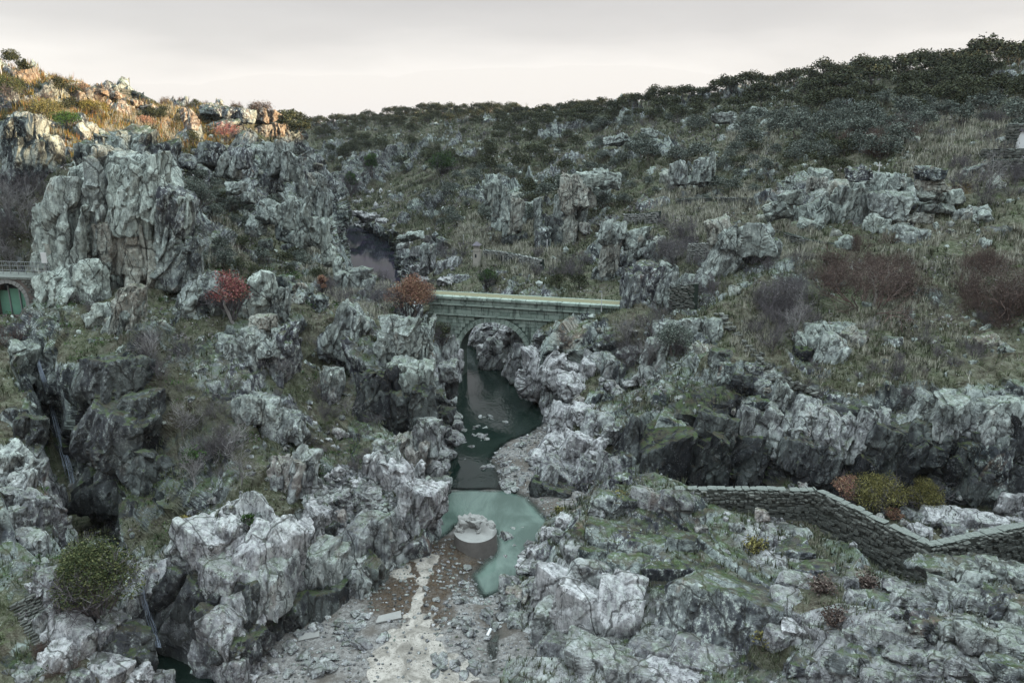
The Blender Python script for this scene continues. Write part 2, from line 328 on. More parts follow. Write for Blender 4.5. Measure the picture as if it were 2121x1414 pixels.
FLEFT = wrapcol([
 [(-300,640,52),(-100,650,52),(0,665,50),(35,690,49)],
 [(-300,680,48),(-100,690,47.5),(5,700,46.5),(25,725,46)],
 [(-300,770,43),(-100,780,42.5),(10,790,42),(36,800,42)],
 [(-300,900,36),(-100,910,36),(20,910,37),(66,920,38)],
 [(-300,1040,32),(-100,1040,32),(50,1030,33),(115,1040,34)],
 [(-300,1160,29),(-100,1160,29),(60,1150,30),(165,1150,31)],
 [(-300,1280,26.5),(-60,1280,27),(110,1280,28),(268,1275,29.2)],
 [(-300,1420,24),(-60,1420,24.5),(150,1410,25.5),(330,1380,27.4)],
 [(-300,1600,21.5),(-60,1600,22),(180,1560,23.5),(390,1450,-.6,'z')],
], .5, .9, -5.5)
FLEFT_ZONES = [
 (420,900,90,'rock',.05),(330,700,50,'rock',.2),(660,800,50,'rock',.2),(700,600,50,'rock',.35),(470,560,60,'rock',.2),(30,960,70,'rock',.9),(80,1080,90,'rock',.95),(60,1200,60,'rock',.3),(30,1130,50,'rock',.7),(120,1000,60,'rock',.9),(250,1330,110,'rock',1),(40,1330,60,'rock',.1),(100,1350,60,'rock',.3),(20,780,60,'rock',.5),
 (120,1050,110,'pale',.6),(280,1350,110,'pale',.7),(30,960,70,'pale',.7),(150,1390,60,'pale',.6),(70,860,60,'dark',.6),(60,1170,60,'dark',.2)]
FRIGHT = [
 [(1010,1230,-2,'z'),(1120,1090,-3,'z'),(1235,1020,-2.5,'z'),(1320,1010,-1,'z'),(1430,1060,1,'z'),(1570,1090,1,'z'),(1710,1130,1,'z'),(1860,1220,1,'z'),(1950,1230,1,'z'),(2060,1210,2,'z'),(2280,1200,2,'z'),(2700,1200,2,'z')],
 [(1040,1220,.2,'z'),(1130,1108,38),(1230,1040,37.5),(1310,1018,37),(1420,1024,36),(1560,1060,34.3),(1725,1150,31),(1860,1205,28.6),(1950,1190,27.7),(2060,1170,26.6),(2280,1150,26),(2700,1150,25)],
 [(1036,1265,.2,'z'),(1105,1180,35.2),(1200,1130,34.2),(1300,1110,33.6),(1430,1110,33),(1560,1130,31.5),(1700,1190,29.2),(1800,1240,27.2),(1920,1250,25.5),(2060,1240,24.5),(2280,1230,24),(2700,1230,23)],
 [(1046,1335,.1,'z'),(1105,1270,31.4),(1200,1220,31),(1310,1210,30.5),(1440,1200,30),(1560,1220,28.8),(1660,1240,27.5),(1760,1290,25.3),(1900,1320,23.8),(2060,1310,22.8),(2280,1300,22.5),(2700,1300,21.5)],
 [(1056,1400,.1,'z'),(1110,1350,.8,'z'),(1200,1320,29),(1310,1310,28.5),(1440,1300,28),(1560,1310,26.6),(1650,1340,25.2),(1730,1360,23.8),(1880,1400,22.1),(2060,1390,21.3),(2280,1380,21),(2700,1380,20)],
 [(1030,1500,.1,'z'),(1110,1470,.8,'z'),(1200,1450,26),(1310,1440,25.5),(1440,1430,25),(1560,1430,24.2),(1650,1450,23),(1730,1470,22),(1880,1500,20),(2060,1500,19),(2280,1500,19),(2700,1500,18)],
 [(1030,1700,.1,'z'),(1110,1660,.8,'z'),(1200,1650,22),(1310,1640,22),(1440,1630,21),(1560,1630,20),(1650,1650,19),(1730,1670,18),(1880,1700,17),(2060,1700,16),(2280,1700,16),(2700,1700,15)],
]
FRIGHT_ZONES = [(1300,1200,400,'rock',1),(1900,1330,400,'rock',.95),(1700,1240,60,'rock',.3),(1590,1330,40,'rock',.4),(1270,1060,60,'rock',.7),
 (1150,1250,130,'pale',.7),(1250,1350,150,'pale',.6),(1950,1300,250,'pale',.55),(1500,1260,90,'pale',.35),(1620,1110,80,'pale',.7),
 (1580,1330,50,'dark',1),(1330,1170,120,'dark',.35),(1450,1280,60,'dark',.45),(1700,1210,60,'dark',.6),(1080,1240,50,'dark',.5)]
FAST = False
q_ = 1.0
me_hill = sheet('right_hillside', HILL, int(520*q_), int(620*q_), HILL_ZONES, tilt=24, az=20, stretch=(1.1, 1.0, 1.7), rock_bias=-.02, seed=1)
me_left = sheet('left_hillside', LEFT, int(560*q_), int(450*q_), LEFT_ZONES, tilt=-20, az=-15, stretch=(1, 1, 1.9), rock_bias=.08, seed=21)
me_fl = sheet('left_spur', FLEFT, 300, 170, FLEFT_ZONES, amp=.8, small=.8, tilt=-28, az=10, stretch=(.9, 1, 1.8), seed=41)
me_fr = sheet('right_outcrop', FRIGHT, 290, 420, FRIGHT_ZONES, amp=.85, small=.6, tilt=62, az=8, stretch=(1.1, 1, 1.9), seed=61)

# ------------------------------------------------------------------ river bed and water
def poly(pts): return np.array([Z(x, y, 0)[:2] for x, y in pts])
POOL = poly([(905,1013),(1046,1014),(1096,1030),(1140,1085),(1215,1075),(1240,1010),(1300,1020),(1180,1090),(1120,1150),(1060,1215),(1000,1235),(975,1190),(1022,1150),(1026,1100),(950,1085),(905,1120),(880,1095)])
RIVER = poly([(900,1013),(1046,1014),(1035,985),(1015,955),(1028,930),(1062,908),(1100,895),(1150,860),(1080,790),(1040,740),(1000,690),(960,620),(900,560),(780,478),(690,455),(600,440),(600,470),(700,600),(830,690),(905,760),(915,860),(915,950),(870,1000)])
CAVE = poly([(320,1335),(400,1325),(455,1360),(450,1440),(330,1440)])
SIDE = poly([(1008,1330),(1032,1290),(1040,1320),(1030,1385),(1015,1400)])
CHAN = poly([(935,1165),(990,1165),(1000,1235),(985,1250),(930,1250),(915,1200)])
def sdist(pts, pg):
    """signed distance to a polygon (negative inside)"""
    d = np.full(len(pts), 1e9); ins = np.zeros(len(pts), bool)
    for i in range(len(pg)):
        a, b = pg[i], pg[(i + 1) % len(pg)]; e_ = b - a; w = pts - a
        t = np.clip((w @ e_) / (e_ @ e_), 0, 1); d = np.minimum(d, np.linalg.norm(w - t[:, None] * e_, axis=1))
        c = ((a[1] <= pts[:, 1]) != (b[1] <= pts[:, 1]))
        with np.errstate(divide='ignore', invalid='ignore'):
            xx = a[0] + (pts[:, 1] - a[1]) / (b[1] - a[1]) * e_[0]
        ins ^= c & (pts[:, 0] < xx)
    return np.where(ins, -d, d)
def bed_height(xy):
    p3 = np.concatenate([xy, np.zeros((len(xy), 1))], 1)
    wob = fbm(p3 / 1.3, 200, 3) * .25
    d = np.minimum.reduce([sdist(xy, POOL), sdist(xy, RIVER), sdist(xy, CAVE), sdist(xy, SIDE) + .1, sdist(xy, CHAN) + .9]) + wob
    h = np.where(d < 0, np.maximum(d * 1.3, -1.6), np.minimum(d * .28, .34))
    return h + fbm(p3 / .5, 210, 3) * .045 + fbm(p3 / 3, 214, 2) * .07
bx, by = np.meshgrid(np.linspace(-16, 9, 300), 20 + (np.linspace(0, 1, 380)**1.5) * 180)
bxy = np.stack([bx.ravel(), by.ravel()], 1)
bxy[:, 0] += np.interp(bxy[:, 1], [20, 60, 110, 200], [0, 0, -8, -40])
bz = bed_height(bxy)
BEDV = np.concatenate([bxy, bz[:, None]], 1)
idx = np.arange(len(bxy)).reshape(380, 300)
bq = np.stack([idx[:-1, :-1], idx[:-1, 1:], idx[1:, 1:], idx[1:, :-1]], -1).reshape(-1, 4)
me_bed = np_mesh('riverbed', BEDV, quads=bq, smooth=True)
# pale dried scum and silt marks left where the water stood: a band and a fan down the bed
STRIP = poly([(835,1135),(880,1145),(915,1165),(905,1195),(885,1230),(880,1262),(905,1300),(930,1350),(985,1395),(990,1440),(740,1440),(770,1360),(795,1320),(840,1290),(850,1250),(862,1200),(845,1175),(818,1160)])
SCUM2 = poly([(800,1190),(850,1180),(858,1195),(838,1212),(805,1210)])
BROWN = poly([(750,1250),(830,1160),(930,1120),(990,1170),(930,1290),(900,1310),(800,1290)])
p3 = np.concatenate([bxy, np.zeros((len(bxy), 1))], 1); wob = fbm(p3 / .45, 220, 4) * .55
sd = np.minimum(sdist(bxy, STRIP) + .1, sdist(bxy, SCUM2)) + wob
scum = sstep(.12, -.22, sd); brown = sstep(.8, -.6, sdist(bxy, BROWN) + wob * 2)
set_attr(me_bed, 'zone', np.stack([scum, brown, sstep(.12, -.02, bz)], 1))
LAND.append(('riverbed', BEDV, bq, np.ones(len(bxy))))

# one tree of all ground faces, for standing things on it
_bv = []
for nme, pv, qd, rk in LAND:
    b = BVHTree.FromPolygons([tuple(x) for x in pv.tolist()], qd.tolist()); _bv.append((nme, b, rk, qd))
def ground(X, Y, snap=True):
    """first land that the line of sight through photo pixel X, Y meets: point, normal, name, rock share"""
    r = V(ray(X, Y)).normalized(); o = Vector((0, 0, CAM_Z)); best = None
    for nme, b, rk, qd in _bv:
        h = b.ray_cast(o, r, 900)
        if h[0] is not None and (best is None or h[3] < best[4]): best = (h[0], h[1] if h[1].dot(r) < 0 else -h[1], nme, rk[qd[h[2]][0]], h[3])
    if best is None and snap and Y < 700: return ground(X, Y + 4)
    return best
def drop(x, y, z0=90):
    best = None
    for nme, b, rk, qd in _bv:
        h = b.ray_cast(Vector((x, y, z0)), Vector((0, 0, -1)), 200)
        if h[0] is not None and (best is None or h[0].z > best[0].z): best = (h[0], h[1], nme, rk[qd[h[2]][0]])
    return best
# ------------------------------------------------------------------ materials
class NT:
    def __init__(s, name):
        s.m = bpy.data.materials.new(name); s.m.use_nodes = True; s.t = s.m.node_tree
        s.b = s.t.nodes['Principled BSDF']; s.b.inputs['Roughness'].default_value = .9
        s.b.inputs['Specular IOR Level'].default_value = .25
    def n(s, t, **k):
        x = s.t.nodes.new(t)
        for a, b in k.items(): setattr(x, a, b)
        return x
    def set(s, sock, v):
        if hasattr(v, 'links') or isinstance(v, bpy.types.NodeSocket): s.t.links.new(v, sock)
        elif isinstance(v, (tuple, list)): sock.default_value = (*v, 1) if len(v) == 3 and sock.type == 'RGBA' else v
        else: sock.default_value = v
    def pos(s): return s.n('ShaderNodeNewGeometry').outputs['Position']
    def noise(s, vec, scale, detail=4, rough=.55, dist=0.0, col=False):
        x = s.n('ShaderNodeTexNoise'); s.set(x.inputs['Vector'], vec); x.inputs['Scale'].default_value = scale
        x.inputs['Detail'].default_value = detail; x.inputs['Roughness'].default_value = rough; x.inputs['Distortion'].default_value = dist
        return x.outputs['Color' if col else 'Fac']
    def vor(s, vec, scale, feat='DISTANCE_TO_EDGE', out='Distance'):
        x = s.n('ShaderNodeTexVoronoi', feature=feat); s.set(x.inputs['Vector'], vec); x.inputs['Scale'].default_value = scale
        return x.outputs[out]
    def math(s, op, a, b=0.0, c=0.0):
        x = s.n('ShaderNodeMath', operation=op); s.set(x.inputs[0], a); s.set(x.inputs[1], b); s.set(x.inputs[2], c); return x.outputs[0]
    def mr(s, v, a, b, c=0.0, d=1.0):
        x = s.n('ShaderNodeMapRange', interpolation_type='SMOOTHSTEP'); s.set(x.inputs[0], v)
        for i, q in zip((1, 2, 3, 4), (a, b, c, d)): x.inputs[i].default_value = q
        return x.outputs[0]
    def mix(s, f, a, b, blend='MIX'):
        x = s.n('ShaderNodeMix', data_type='RGBA', blend_type=blend); s.set(x.inputs[0], f); s.set(x.inputs[6], a); s.set(x.inputs[7], b); return x.outputs[2]
    def attr(s, name):
        a = s.n('ShaderNodeAttribute'); a.attribute_name = name; q = s.n('ShaderNodeSeparateColor'); s.t.links.new(a.outputs['Color'], q.inputs[0]); return q.outputs
    def vmap(s, vec, sc, rot=(0, 0, 0)):
        x = s.n('ShaderNodeMapping'); s.set(x.inputs[0], vec); x.inputs['Scale'].default_value = sc; x.inputs['Rotation'].default_value = [R(a) for a in rot]; return x.outputs[0]
    def bump(s, h, strength=.5, dist=.1):
        x = s.n('ShaderNodeBump'); s.set(x.inputs['Height'], h); x.inputs['Strength'].default_value = strength; x.inputs['Distance'].default_value = dist
        s.t.links.new(x.outputs[0], s.b.inputs['Normal'])
    def out(s, c, rough=None):
        s.set(s.b.inputs['Base Color'], c)
        if rough is not None: s.set(s.b.inputs['Roughness'], rough)
        return s.m
def simple(name, col, rough=.85, var=.35, scale=6.0, bump=.15, metal=0.0):
    k = NT(name); p = k.pos(); n = k.noise(p, scale, 6, .65)
    c = k.mix(n, tuple(x * (1 - var) for x in col), tuple(min(1, x * (1 + var)) for x in col))
    k.b.inputs['Metallic'].default_value = metal
    if bump: k.bump(n, bump * 2, .03)
    return k.out(c, rough)

def rock_material(name):
    k = NT(name); p = k.pos()
    big = k.noise(p, .13, 3, .5); mid = k.noise(p, .55, 5, .6, .6); fine = k.noise(k.vmap(p, (1, .8, .5), (22, 14, 0)), 3.6, 7, .66, .25); grit = k.noise(p, 11, 4, .75)
    zone = k.attr('zone'); tone = k.attr('tone')
    nrm = k.n('ShaderNodeSeparateXYZ'); geo = k.n('ShaderNodeNewGeometry'); k.t.links.new(geo.outputs['Normal'], nrm.inputs[0]); up = nrm.outputs['Z']
    # bare stone: grey, greenish grey and violet grey beds
    c = k.mix(k.mr(mid, .42, .60), (.034, .043, .047), (.43, .50, .465))
    c = k.mix(k.mr(big, .38, .62, 0, .75), c, k.mix(k.mr(fine, .40, .62), (.060, .060, .074), (.31, .32, .345)))
    # rusty and pinkish faces; tone paints part of the ridge's sunset glow
    warm = k.math('MULTIPLY', k.mr(k.noise(p, .42, 4, .6, 1.0), .60, .72), .5)
    warm = k.math('MAXIMUM', warm, k.math('MULTIPLY', tone[0], k.mr(fine, .25, .6)))
    c = k.mix(warm, c, k.mix(fine, (.24, .15, .10), (.46, .34, .24)))
    # washed pale band above the old water line
    lev = k.n('ShaderNodeSeparateXYZ'); k.t.links.new(geo.outputs['Position'], lev.inputs[0])
    streak = k.noise(k.vmap(p, (1.3, 1.3, .35), (15, 10, 0)), 2.2, 6, .7)
    pale = k.math('MULTIPLY', zone[1], k.mr(k.math('ADD', mid, k.math('MULTIPLY', fine, .5)), .45, .85, .45, 1))
    high = k.mr(lev.outputs['Z'], 4.5, 8)
    c = k.mix(pale, c, k.mix(k.mr(streak, .32, .66), k.mix(high, (.20, .195, .205), (.20, .235, .21)), k.mix(high, (.74, .74, .75), (.72, .82, .74))))
    # crust lichen: grey green specks and plates
    lic = k.math('MULTIPLY', k.mr(k.math('ADD', fine, k.math('MULTIPLY', grit, .55)), .80, .92), k.mr(big, .32, .58, .35, 1))
    lic = k.math('MULTIPLY', lic, k.math('SUBTRACT', 1.0, k.math('MULTIPLY', zone[1], .55)))
    c = k.mix(k.math('MULTIPLY', lic, .9), c, k.mix(grit, (.48, .56, .50), (.76, .84, .78)))
    # black water stain with white crust specks, and shade painted into the chasm
    dk = k.math('MULTIPLY', zone[2], k.mr(k.noise(k.vmap(p, (1, 1, .3)), .9, 5, .65), .25, .60, .6, 1))
    c = k.mix(dk, c, k.mix(k.mr(k.math('ADD', grit, k.math('MULTIPLY', fine, .6)), .90, 1.0, 0, .6), (.013, .014, .017), (.30, .31, .335)))
    # joints
    wv = k.n('ShaderNodeVectorMath', operation='MULTIPLY_ADD'); k.set(wv.inputs[0], k.noise(p, 1.1, 3, .5, 0, True)); wv.inputs[1].default_value = (.9, .9, .9); k.set(wv.inputs[2], p)
    ed = k.vor(k.vmap(wv.outputs[0], (1, 1, .4), (20, 12, 30)), .55); l1 = k.math('ABSOLUTE', k.math('SUBTRACT', k.noise(k.vmap(p, (1, 1, .45), (25, 10, 0)), .9, 5, .6, .8), .5)); l2 = k.math('ABSOLUTE', k.math('SUBTRACT', k.noise(k.vmap(p, (1, .5, 1), (50, 10, 40)), 2.2, 4, .6, .5), .5))
    crack = k.math('MULTIPLY', k.mr(ed, .004, .032, .05, 1), k.math('MULTIPLY', k.mr(l1, .0, .012, .1, 1), k.mr(l2, .0, .016, .35, 1)))
    c = k.mix(k.math('MULTIPLY', k.math('SUBTRACT', 1.0, crack), .8), c, (.03, .03, .028))
    # moss and turf on ledges
    mo = k.math('MULTIPLY', k.mr(k.math('ADD', up, k.math('MULTIPLY', mid, .7)), .98, 1.22), k.math('SUBTRACT', 1.0, k.math('MULTIPLY', zone[1], .85)))
    mo = k.math('MULTIPLY', mo, k.mr(fine, .35, .55, .25, 1))
    mo = k.math('MULTIPLY', mo, k.math('SUBTRACT', 1.0, k.math('MULTIPLY', zone[0], .3)))
    mosscol = k.mix(k.mr(k.noise(p, 1.7, 4, .6), .40, .60), (.048, .078, .017), (.058, .05, .028))
    c = k.mix(k.math('MULTIPLY', mo, .85), c, mosscol)
    # soil, dead grass and turf of the slopes
    g1 = k.noise(p, .35, 5, .65); g2 = k.noise(p, 2.4, 6, .7); g3 = k.noise(k.vmap(p, (1, 1, .25)), 14, 3, .7)
    soil = k.mix(k.mr(g1, .38, .62), (.048, .062, .026), (.068, .056, .040))
    soil = k.mix(k.mr(k.noise(p, .8, 5, .65), .56, .68, 0, .7), soil, (.06, .10, .02))
    soil = k.mix(k.mr(g2, .42, .64, 0, .9), soil, (.135, .14, .10))
    soil = k.mix(k.mr(g2, .5, .32, 0, .7), soil, (.026, .026, .018))
    soil = k.mix(k.mr(g3, .45, .7, 0, .35), soil, (.26, .26, .20))
    soil = k.mix(k.math('MULTIPLY', tone[0], k.mr(g1, .35, .6)), soil, k.mix(g2, (.17, .09, .045), (.26, .20, .07)))  # slope tone: autumn colour plus some painted sunset glow
    soil = k.mix(k.math('MULTIPLY', k.mr(k.math('ADD', fine, k.math('MULTIPLY', grit, .5)), .86, .96), .55), soil, (.42, .45, .41))
    soil = k.mix(k.math('MULTIPLY', zone[2], .65), soil, k.mix(g2, (.012, .013, .008), (.05, .042, .028)))
    veg = k.mr(k.math('ADD', zone[0], k.math('MULTIPLY', k.math('SUBTRACT', fine, .5), .9)), .42, .62)
    c = k.mix(veg, c, soil)
    h = k.math('ADD', k.math('MULTIPLY', fine, .55), k.math('ADD', k.math('MULTIPLY', grit, .35), k.math('MULTIPLY', crack, .35)))
    h = k.math('ADD', h, k.math('MULTIPLY', streak, .3))
    k.bump(h, .7, .12)
    return k.out(c, k.math('SUBTRACT', .95, k.math('MULTIPLY', zone[2], .35)))
M_ROCK = rock_material('weathered_gneiss')

def bed_material():
    k = NT('river_gravel'); p = k.pos(); zone = k.attr('zone')
    f = k.noise(p, 3, 6, .7); v = k.vor(p, 7.5, 'F1', 'Color'); vd = k.vor(p, 7.5, 'F1'); v2 = k.vor(p, 22, 'F1', 'Color'); big = k.noise(p, .5, 4, .6)
    s1 = k.n('ShaderNodeSeparateColor'); k.set(s1.inputs[0], v); s2 = k.n('ShaderNodeSeparateColor'); k.set(s2.inputs[0], v2)
    c = k.mix(s1.outputs[0], (.075, .072, .068), (.27, .265, .255)); c = k.mix(k.math('MULTIPLY', s2.outputs[0], .5), c, (.36, .35, .33))
    c = k.mix(k.mr(big, .45, .62, 0, .8), c, k.mix(f, (.05, .043, .036), (.15, .125, .10)))
    c = k.mix(k.math('MULTIPLY', zone[1], k.mr(f, .3, .55, .5, 1)), c, k.mix(s2.outputs[1], (.028, .022, .016), (.10, .07, .045)))
    sc = k.mr(k.math('ADD', zone[0], k.math('MULTIPLY', k.math('SUBTRACT', f, .5), 1.5)), .35, .62)
    c = k.mix(sc, c, k.mix(k.mr(k.noise(p, 1.4, 6, .7, .8), .35, .65), (.20, .185, .16), (.45, .42, .375)))
    c = k.mix(k.math('MULTIPLY', k.mr(s2.outputs[0], .80, .9), .5), c, (.10, .09, .08))
    c = k.mix(k.math('MULTIPLY', zone[2], .75), c, (.02, .022, .018))
    k.bump(k.math('ADD', k.math('MULTIPLY', k.math('SUBTRACT', 1.0, vd), k.math('SUBTRACT', 1.0, k.math('MULTIPLY', sc, .9))), k.math('MULTIPLY', f, .5)), .8, .06)
    return k.out(c, k.math('SUBTRACT', .9, k.math('MULTIPLY', zone[2], .5)))
M_BED = bed_material()

def water_material(name, deep, milk, rip, rough=.03, ior=1.55, ripscale=5.0, shore=.35):
    """turbid water: the shallows let the bed show, the depths do not"""
    k = NT(name); p = k.pos(); n = k.noise(k.vmap(p, (1, .5, 1), (0, 0, 25)), .5, 6, .62, .6)
    c = k.mix(k.mr(n, .35, .65), deep, milk); k.b.inputs['IOR'].default_value = ior; k.b.inputs['Specular IOR Level'].default_value = .5
    r = k.noise(k.vmap(p, (1, .45, 1), (0, 0, 12)), ripscale, 3, .55)
    msk = k.mr(k.noise(p, .16, 2, .5), .38, .55, .25, 1)
    k.bump(k.math('MULTIPLY', r, msk), rip, .05)
    m = k.out(c, rough); o = k.t.nodes['Material Output']; tr = k.n('ShaderNodeBsdfTransparent'); mx = k.n('ShaderNodeMixShader')
    k.set(mx.inputs[0], k.mr(k.attr('depth')[0], .0, shore * 1.6, .12, 1)); k.t.links.new(tr.outputs[0], mx.inputs[1]); k.t.links.new(k.b.outputs[0], mx.inputs[2]); k.t.links.new(mx.outputs[0], o.inputs[0])
    return m
M_POOL = water_material('milky_green_water', (.07, .108, .09), (.15, .21, .18), .45, .08, 1.45)  # milky tone also stands in for sky reflected in the pool
M_RIVER = water_material('dark_river_water', (.006, .014, .011), (.012, .022, .018), .7, .04, 1.45, 4.5)
M_LAKE = water_material('reservoir_water', (.010, .016, .016), (.024, .020, .034), .10, .05, 1.07, 1.2)

def wallstone():
    k = NT('dark_wall_stone'); p = k.pos(); oi = k.n('ShaderNodeObjectInfo'); n = k.noise(p, 5, 6, .7); g = k.noise(p, 16, 4, .7)
    c = k.mix(n, (.045, .048, .043), (.19, .20, .18)); c = k.mix(k.mr(oi.outputs['Random'], .75, 1, 0, .5), c, (.30, .31, .28))
    c = k.mix(k.mr(k.math('ADD', g, k.math('MULTIPLY', n, .4)), .80, .90, 0, .7), c, (.45, .50, .44)); k.bump(n, .6, .04)
    return k.out(c, .95)
M_WALLSTONE = wallstone()
M_WALLPALE = simple('pale_wall_stone', (.27, .28, .26), .95, .6, 7, .5)
def ashlar_material():
    k = NT('green_stained_granite'); p = k.pos(); oi = k.n('ShaderNodeObjectInfo')
    n = k.noise(p, 2.0, 6, .7); st = k.noise(k.vmap(p, (1.6, 1.6, .35)), 1.5, 5, .65)
    c = k.mix(oi.outputs['Random'], (.17, .225, .19), (.33, .41, .35)); c = k.mix(k.mr(n, .35, .7, 0, .6), c, (.46, .53, .47))
    c = k.mix(k.mr(st, .52, .64, 0, .7), c, (.04, .055, .045)); k.bump(n, .4, .03)
    return k.out(c, .9)
M_ASHLAR = ashlar_material()
M_MORTAR = simple('dark_mossy_joint', (.035, .05, .04), .95, .5)
M_COPING = simple('pale_coping_stone', (.19, .21, .19), .95, .75, 9, .6)
M_DRYGRASS = simple('straw_grass_deck', (.21, .205, .13), 1, .6, 7, .5)
M_BARK = simple('grey_bark', (.16, .145, .13), .9, .35, 12)
M_PALEBARK = simple('pale_bark', (.40, .39, .38), .9, .25, 12)
M_WHITE = simple('white_paint', (.74, .75, .74), .7, .08, 4, .05)
M_STEEL = simple('galvanised_steel', (.32, .34, .35), .5, .2, 10, 0, .6)
M_RECESS = simple('recess_shade', (.06, .065, .07), .6, .3, 10, 0, .3)  # near-black colour for the shade inside gaps, openings and recesses
M_CONC = simple('pale_concrete', (.30, .30, .285), .92, .28, 2.5, .3)
M_CONCD = simple('damp_concrete', (.20, .185, .17), .9, .35, 3, .3)
M_GREEN = simple('green_gate_paint', (.17, .36, .26), .6, .22, 1.6, .05)
M_FALL = simple('falling_water', (.36, .42, .52), .3, .3, 9, .3)
M_TILE = simple('grey_roof_tile', (.17, .16, .18), .9, .3)
M_BRICKISH = simple('reddish_masonry', (.17, .145, .13), .95, .5, 3)

def leaf_material(name, a, b, c2=None):
    k = NT(name); at = k.attr('tint'); oi = k.n('ShaderNodeObjectInfo')
    c = k.mix(at[0], a, b)
    if c2: c = k.mix(k.mr(at[1], .62, .8), c, c2)
    c = k.mix(k.math('MULTIPLY', oi.outputs['Random'], .35), c, tuple(x * .45 for x in a))
    k.b.inputs['Specular IOR Level'].default_value = .15
    return k.out(c, .8)
M_OAK = leaf_material('holm_oak_leaf', (.022, .030, .016), (.085, .098, .048), (.12, .13, .08))
M_SAGE = leaf_material('grey_green_leaf', (.06, .078, .064), (.19, .225, .19), (.26, .29, .25))
M_BUSH = leaf_material('fresh_green_leaf', (.028, .042, .018), (.095, .12, .05), (.15, .16, .07))
M_IVY = leaf_material('deep_green_ivy', (.018, .04, .012), (.06, .13, .035), (.10, .2, .05))
M_YELLOW = leaf_material('yellow_leaf', (.16, .13, .03), (.34, .27, .07), (.42, .38, .12))
M_ORANGE = leaf_material('orange_leaf', (.24, .115, .085), (.50, .27, .20), (.48, .34, .20))
M_PINK = leaf_material('pink_red_leaf', (.22, .07, .075), (.50, .17, .17), (.5, .28, .2))
M_OLIVE = leaf_material('olive_gold_leaf', (.09, .085, .03), (.27, .25, .09), (.36, .33, .12))
M_RUSSET = leaf_material('russet_twig', (.075, .058, .052), (.20, .14, .12), (.24, .20, .17))
M_TWIG = leaf_material('grey_violet_twig', (.085, .08, .085), (.22, .20, .21), (.30, .29, .29))
M_TWIGPALE = leaf_material('pale_twig', (.20, .19, .19), (.42, .41, .40))
M_GRASS = leaf_material('slope_grass_blade', (.035, .05, .022), (.125, .145, .08), (.25, .26, .19))
M_REED = leaf_material('straw_blade', (.26, .255, .19), (.50, .49, .39), (.58, .57, .48))
M_SUNGRASS = leaf_material('yellow_green_blade', (.13, .11, .03), (.30, .25, .08), (.30, .15, .07))
M_SCREE = rock_material('scree_stone')

for n, me, m in (('hillside', me_hill, M_ROCK), ('hillside', me_left, M_ROCK), ('rock_slope', me_fl, M_ROCK), ('rock_slope', me_fr, M_ROCK), ('riverbed', me_bed, M_BED)):
    tag(link(n, me, m), kind='structure')

# water: three bodies, each its own level sheet
def water(name, pg, z, mat, step=.25):
    b = bmesh.new(); vs = [b.verts.new((x, y, z)) for x, y in pg]; b.faces.new(vs)
    x0, x1 = min(q[0] for q in pg), max(q[0] for q in pg); y0, y1 = min(q[1] for q in pg), max(q[1] for q in pg)
    if step:
        for c in np.arange(x0 + step, x1, step): bmesh.ops.bisect_plane(b, geom=b.verts[:] + b.edges[:] + b.faces[:], plane_co=(c, 0, 0), plane_no=(1, 0, 0))
        for c in np.arange(y0 + step, y1, step): bmesh.ops.bisect_plane(b, geom=b.verts[:] + b.edges[:] + b.faces[:], plane_co=(0, c, 0), plane_no=(0, 1, 0))
    me = bpy.data.meshes.new(name); b.to_mesh(me); b.free()
    if me.polygons[0].normal.z < 0: me.flip_normals()
    xy = np.array([v.co[:2] for v in me.vertices]); d = (-bed_height(xy)) if step else np.ones(len(xy)); set_attr(me, 'depth', np.clip(np.stack([d, d, d], 1), 0, 2))
    return tag(link(name, me, mat), kind='structure')
ln = poly([(830, 1013), (1046, 1014.5), (1098, 1031), (1142, 1086), (1150, 1120)])  # edge of the painted reflections: pale sky side, dark rock side
near = [tuple(q) for q in ln] + [(3.0, 30.5), (-2.5, 30.5), (-9, 37)]
water('pool_water', near, 0.0, M_POOL)
far_ = [(-9, 37.1)] + [(q[0], q[1] + .004) for q in ln] + [(3.1, 30.4), (14, 30.4), (14, 56), (12, 108), (-40, 108), (-30, 50)]
water('river_water', [far_[0]] + far_[1:], -.004, M_RIVER, .8)
water('reservoir_water', [(-70, 108.1), (12, 108.1), (12, 260), (-70, 260)], -.008, M_LAKE, 0)
water('cave_pool_water', [(-16, 26.5), (-10.0, 26.5), (-10.4, 30.2), (-15, 32)], .02, M_RIVER, 0)
water('ditch_water', [(-1.6, 26.5), (-.2, 26.5), (0, 30.3), (-2.4, 30.3)], .0, M_RIVER, .15)
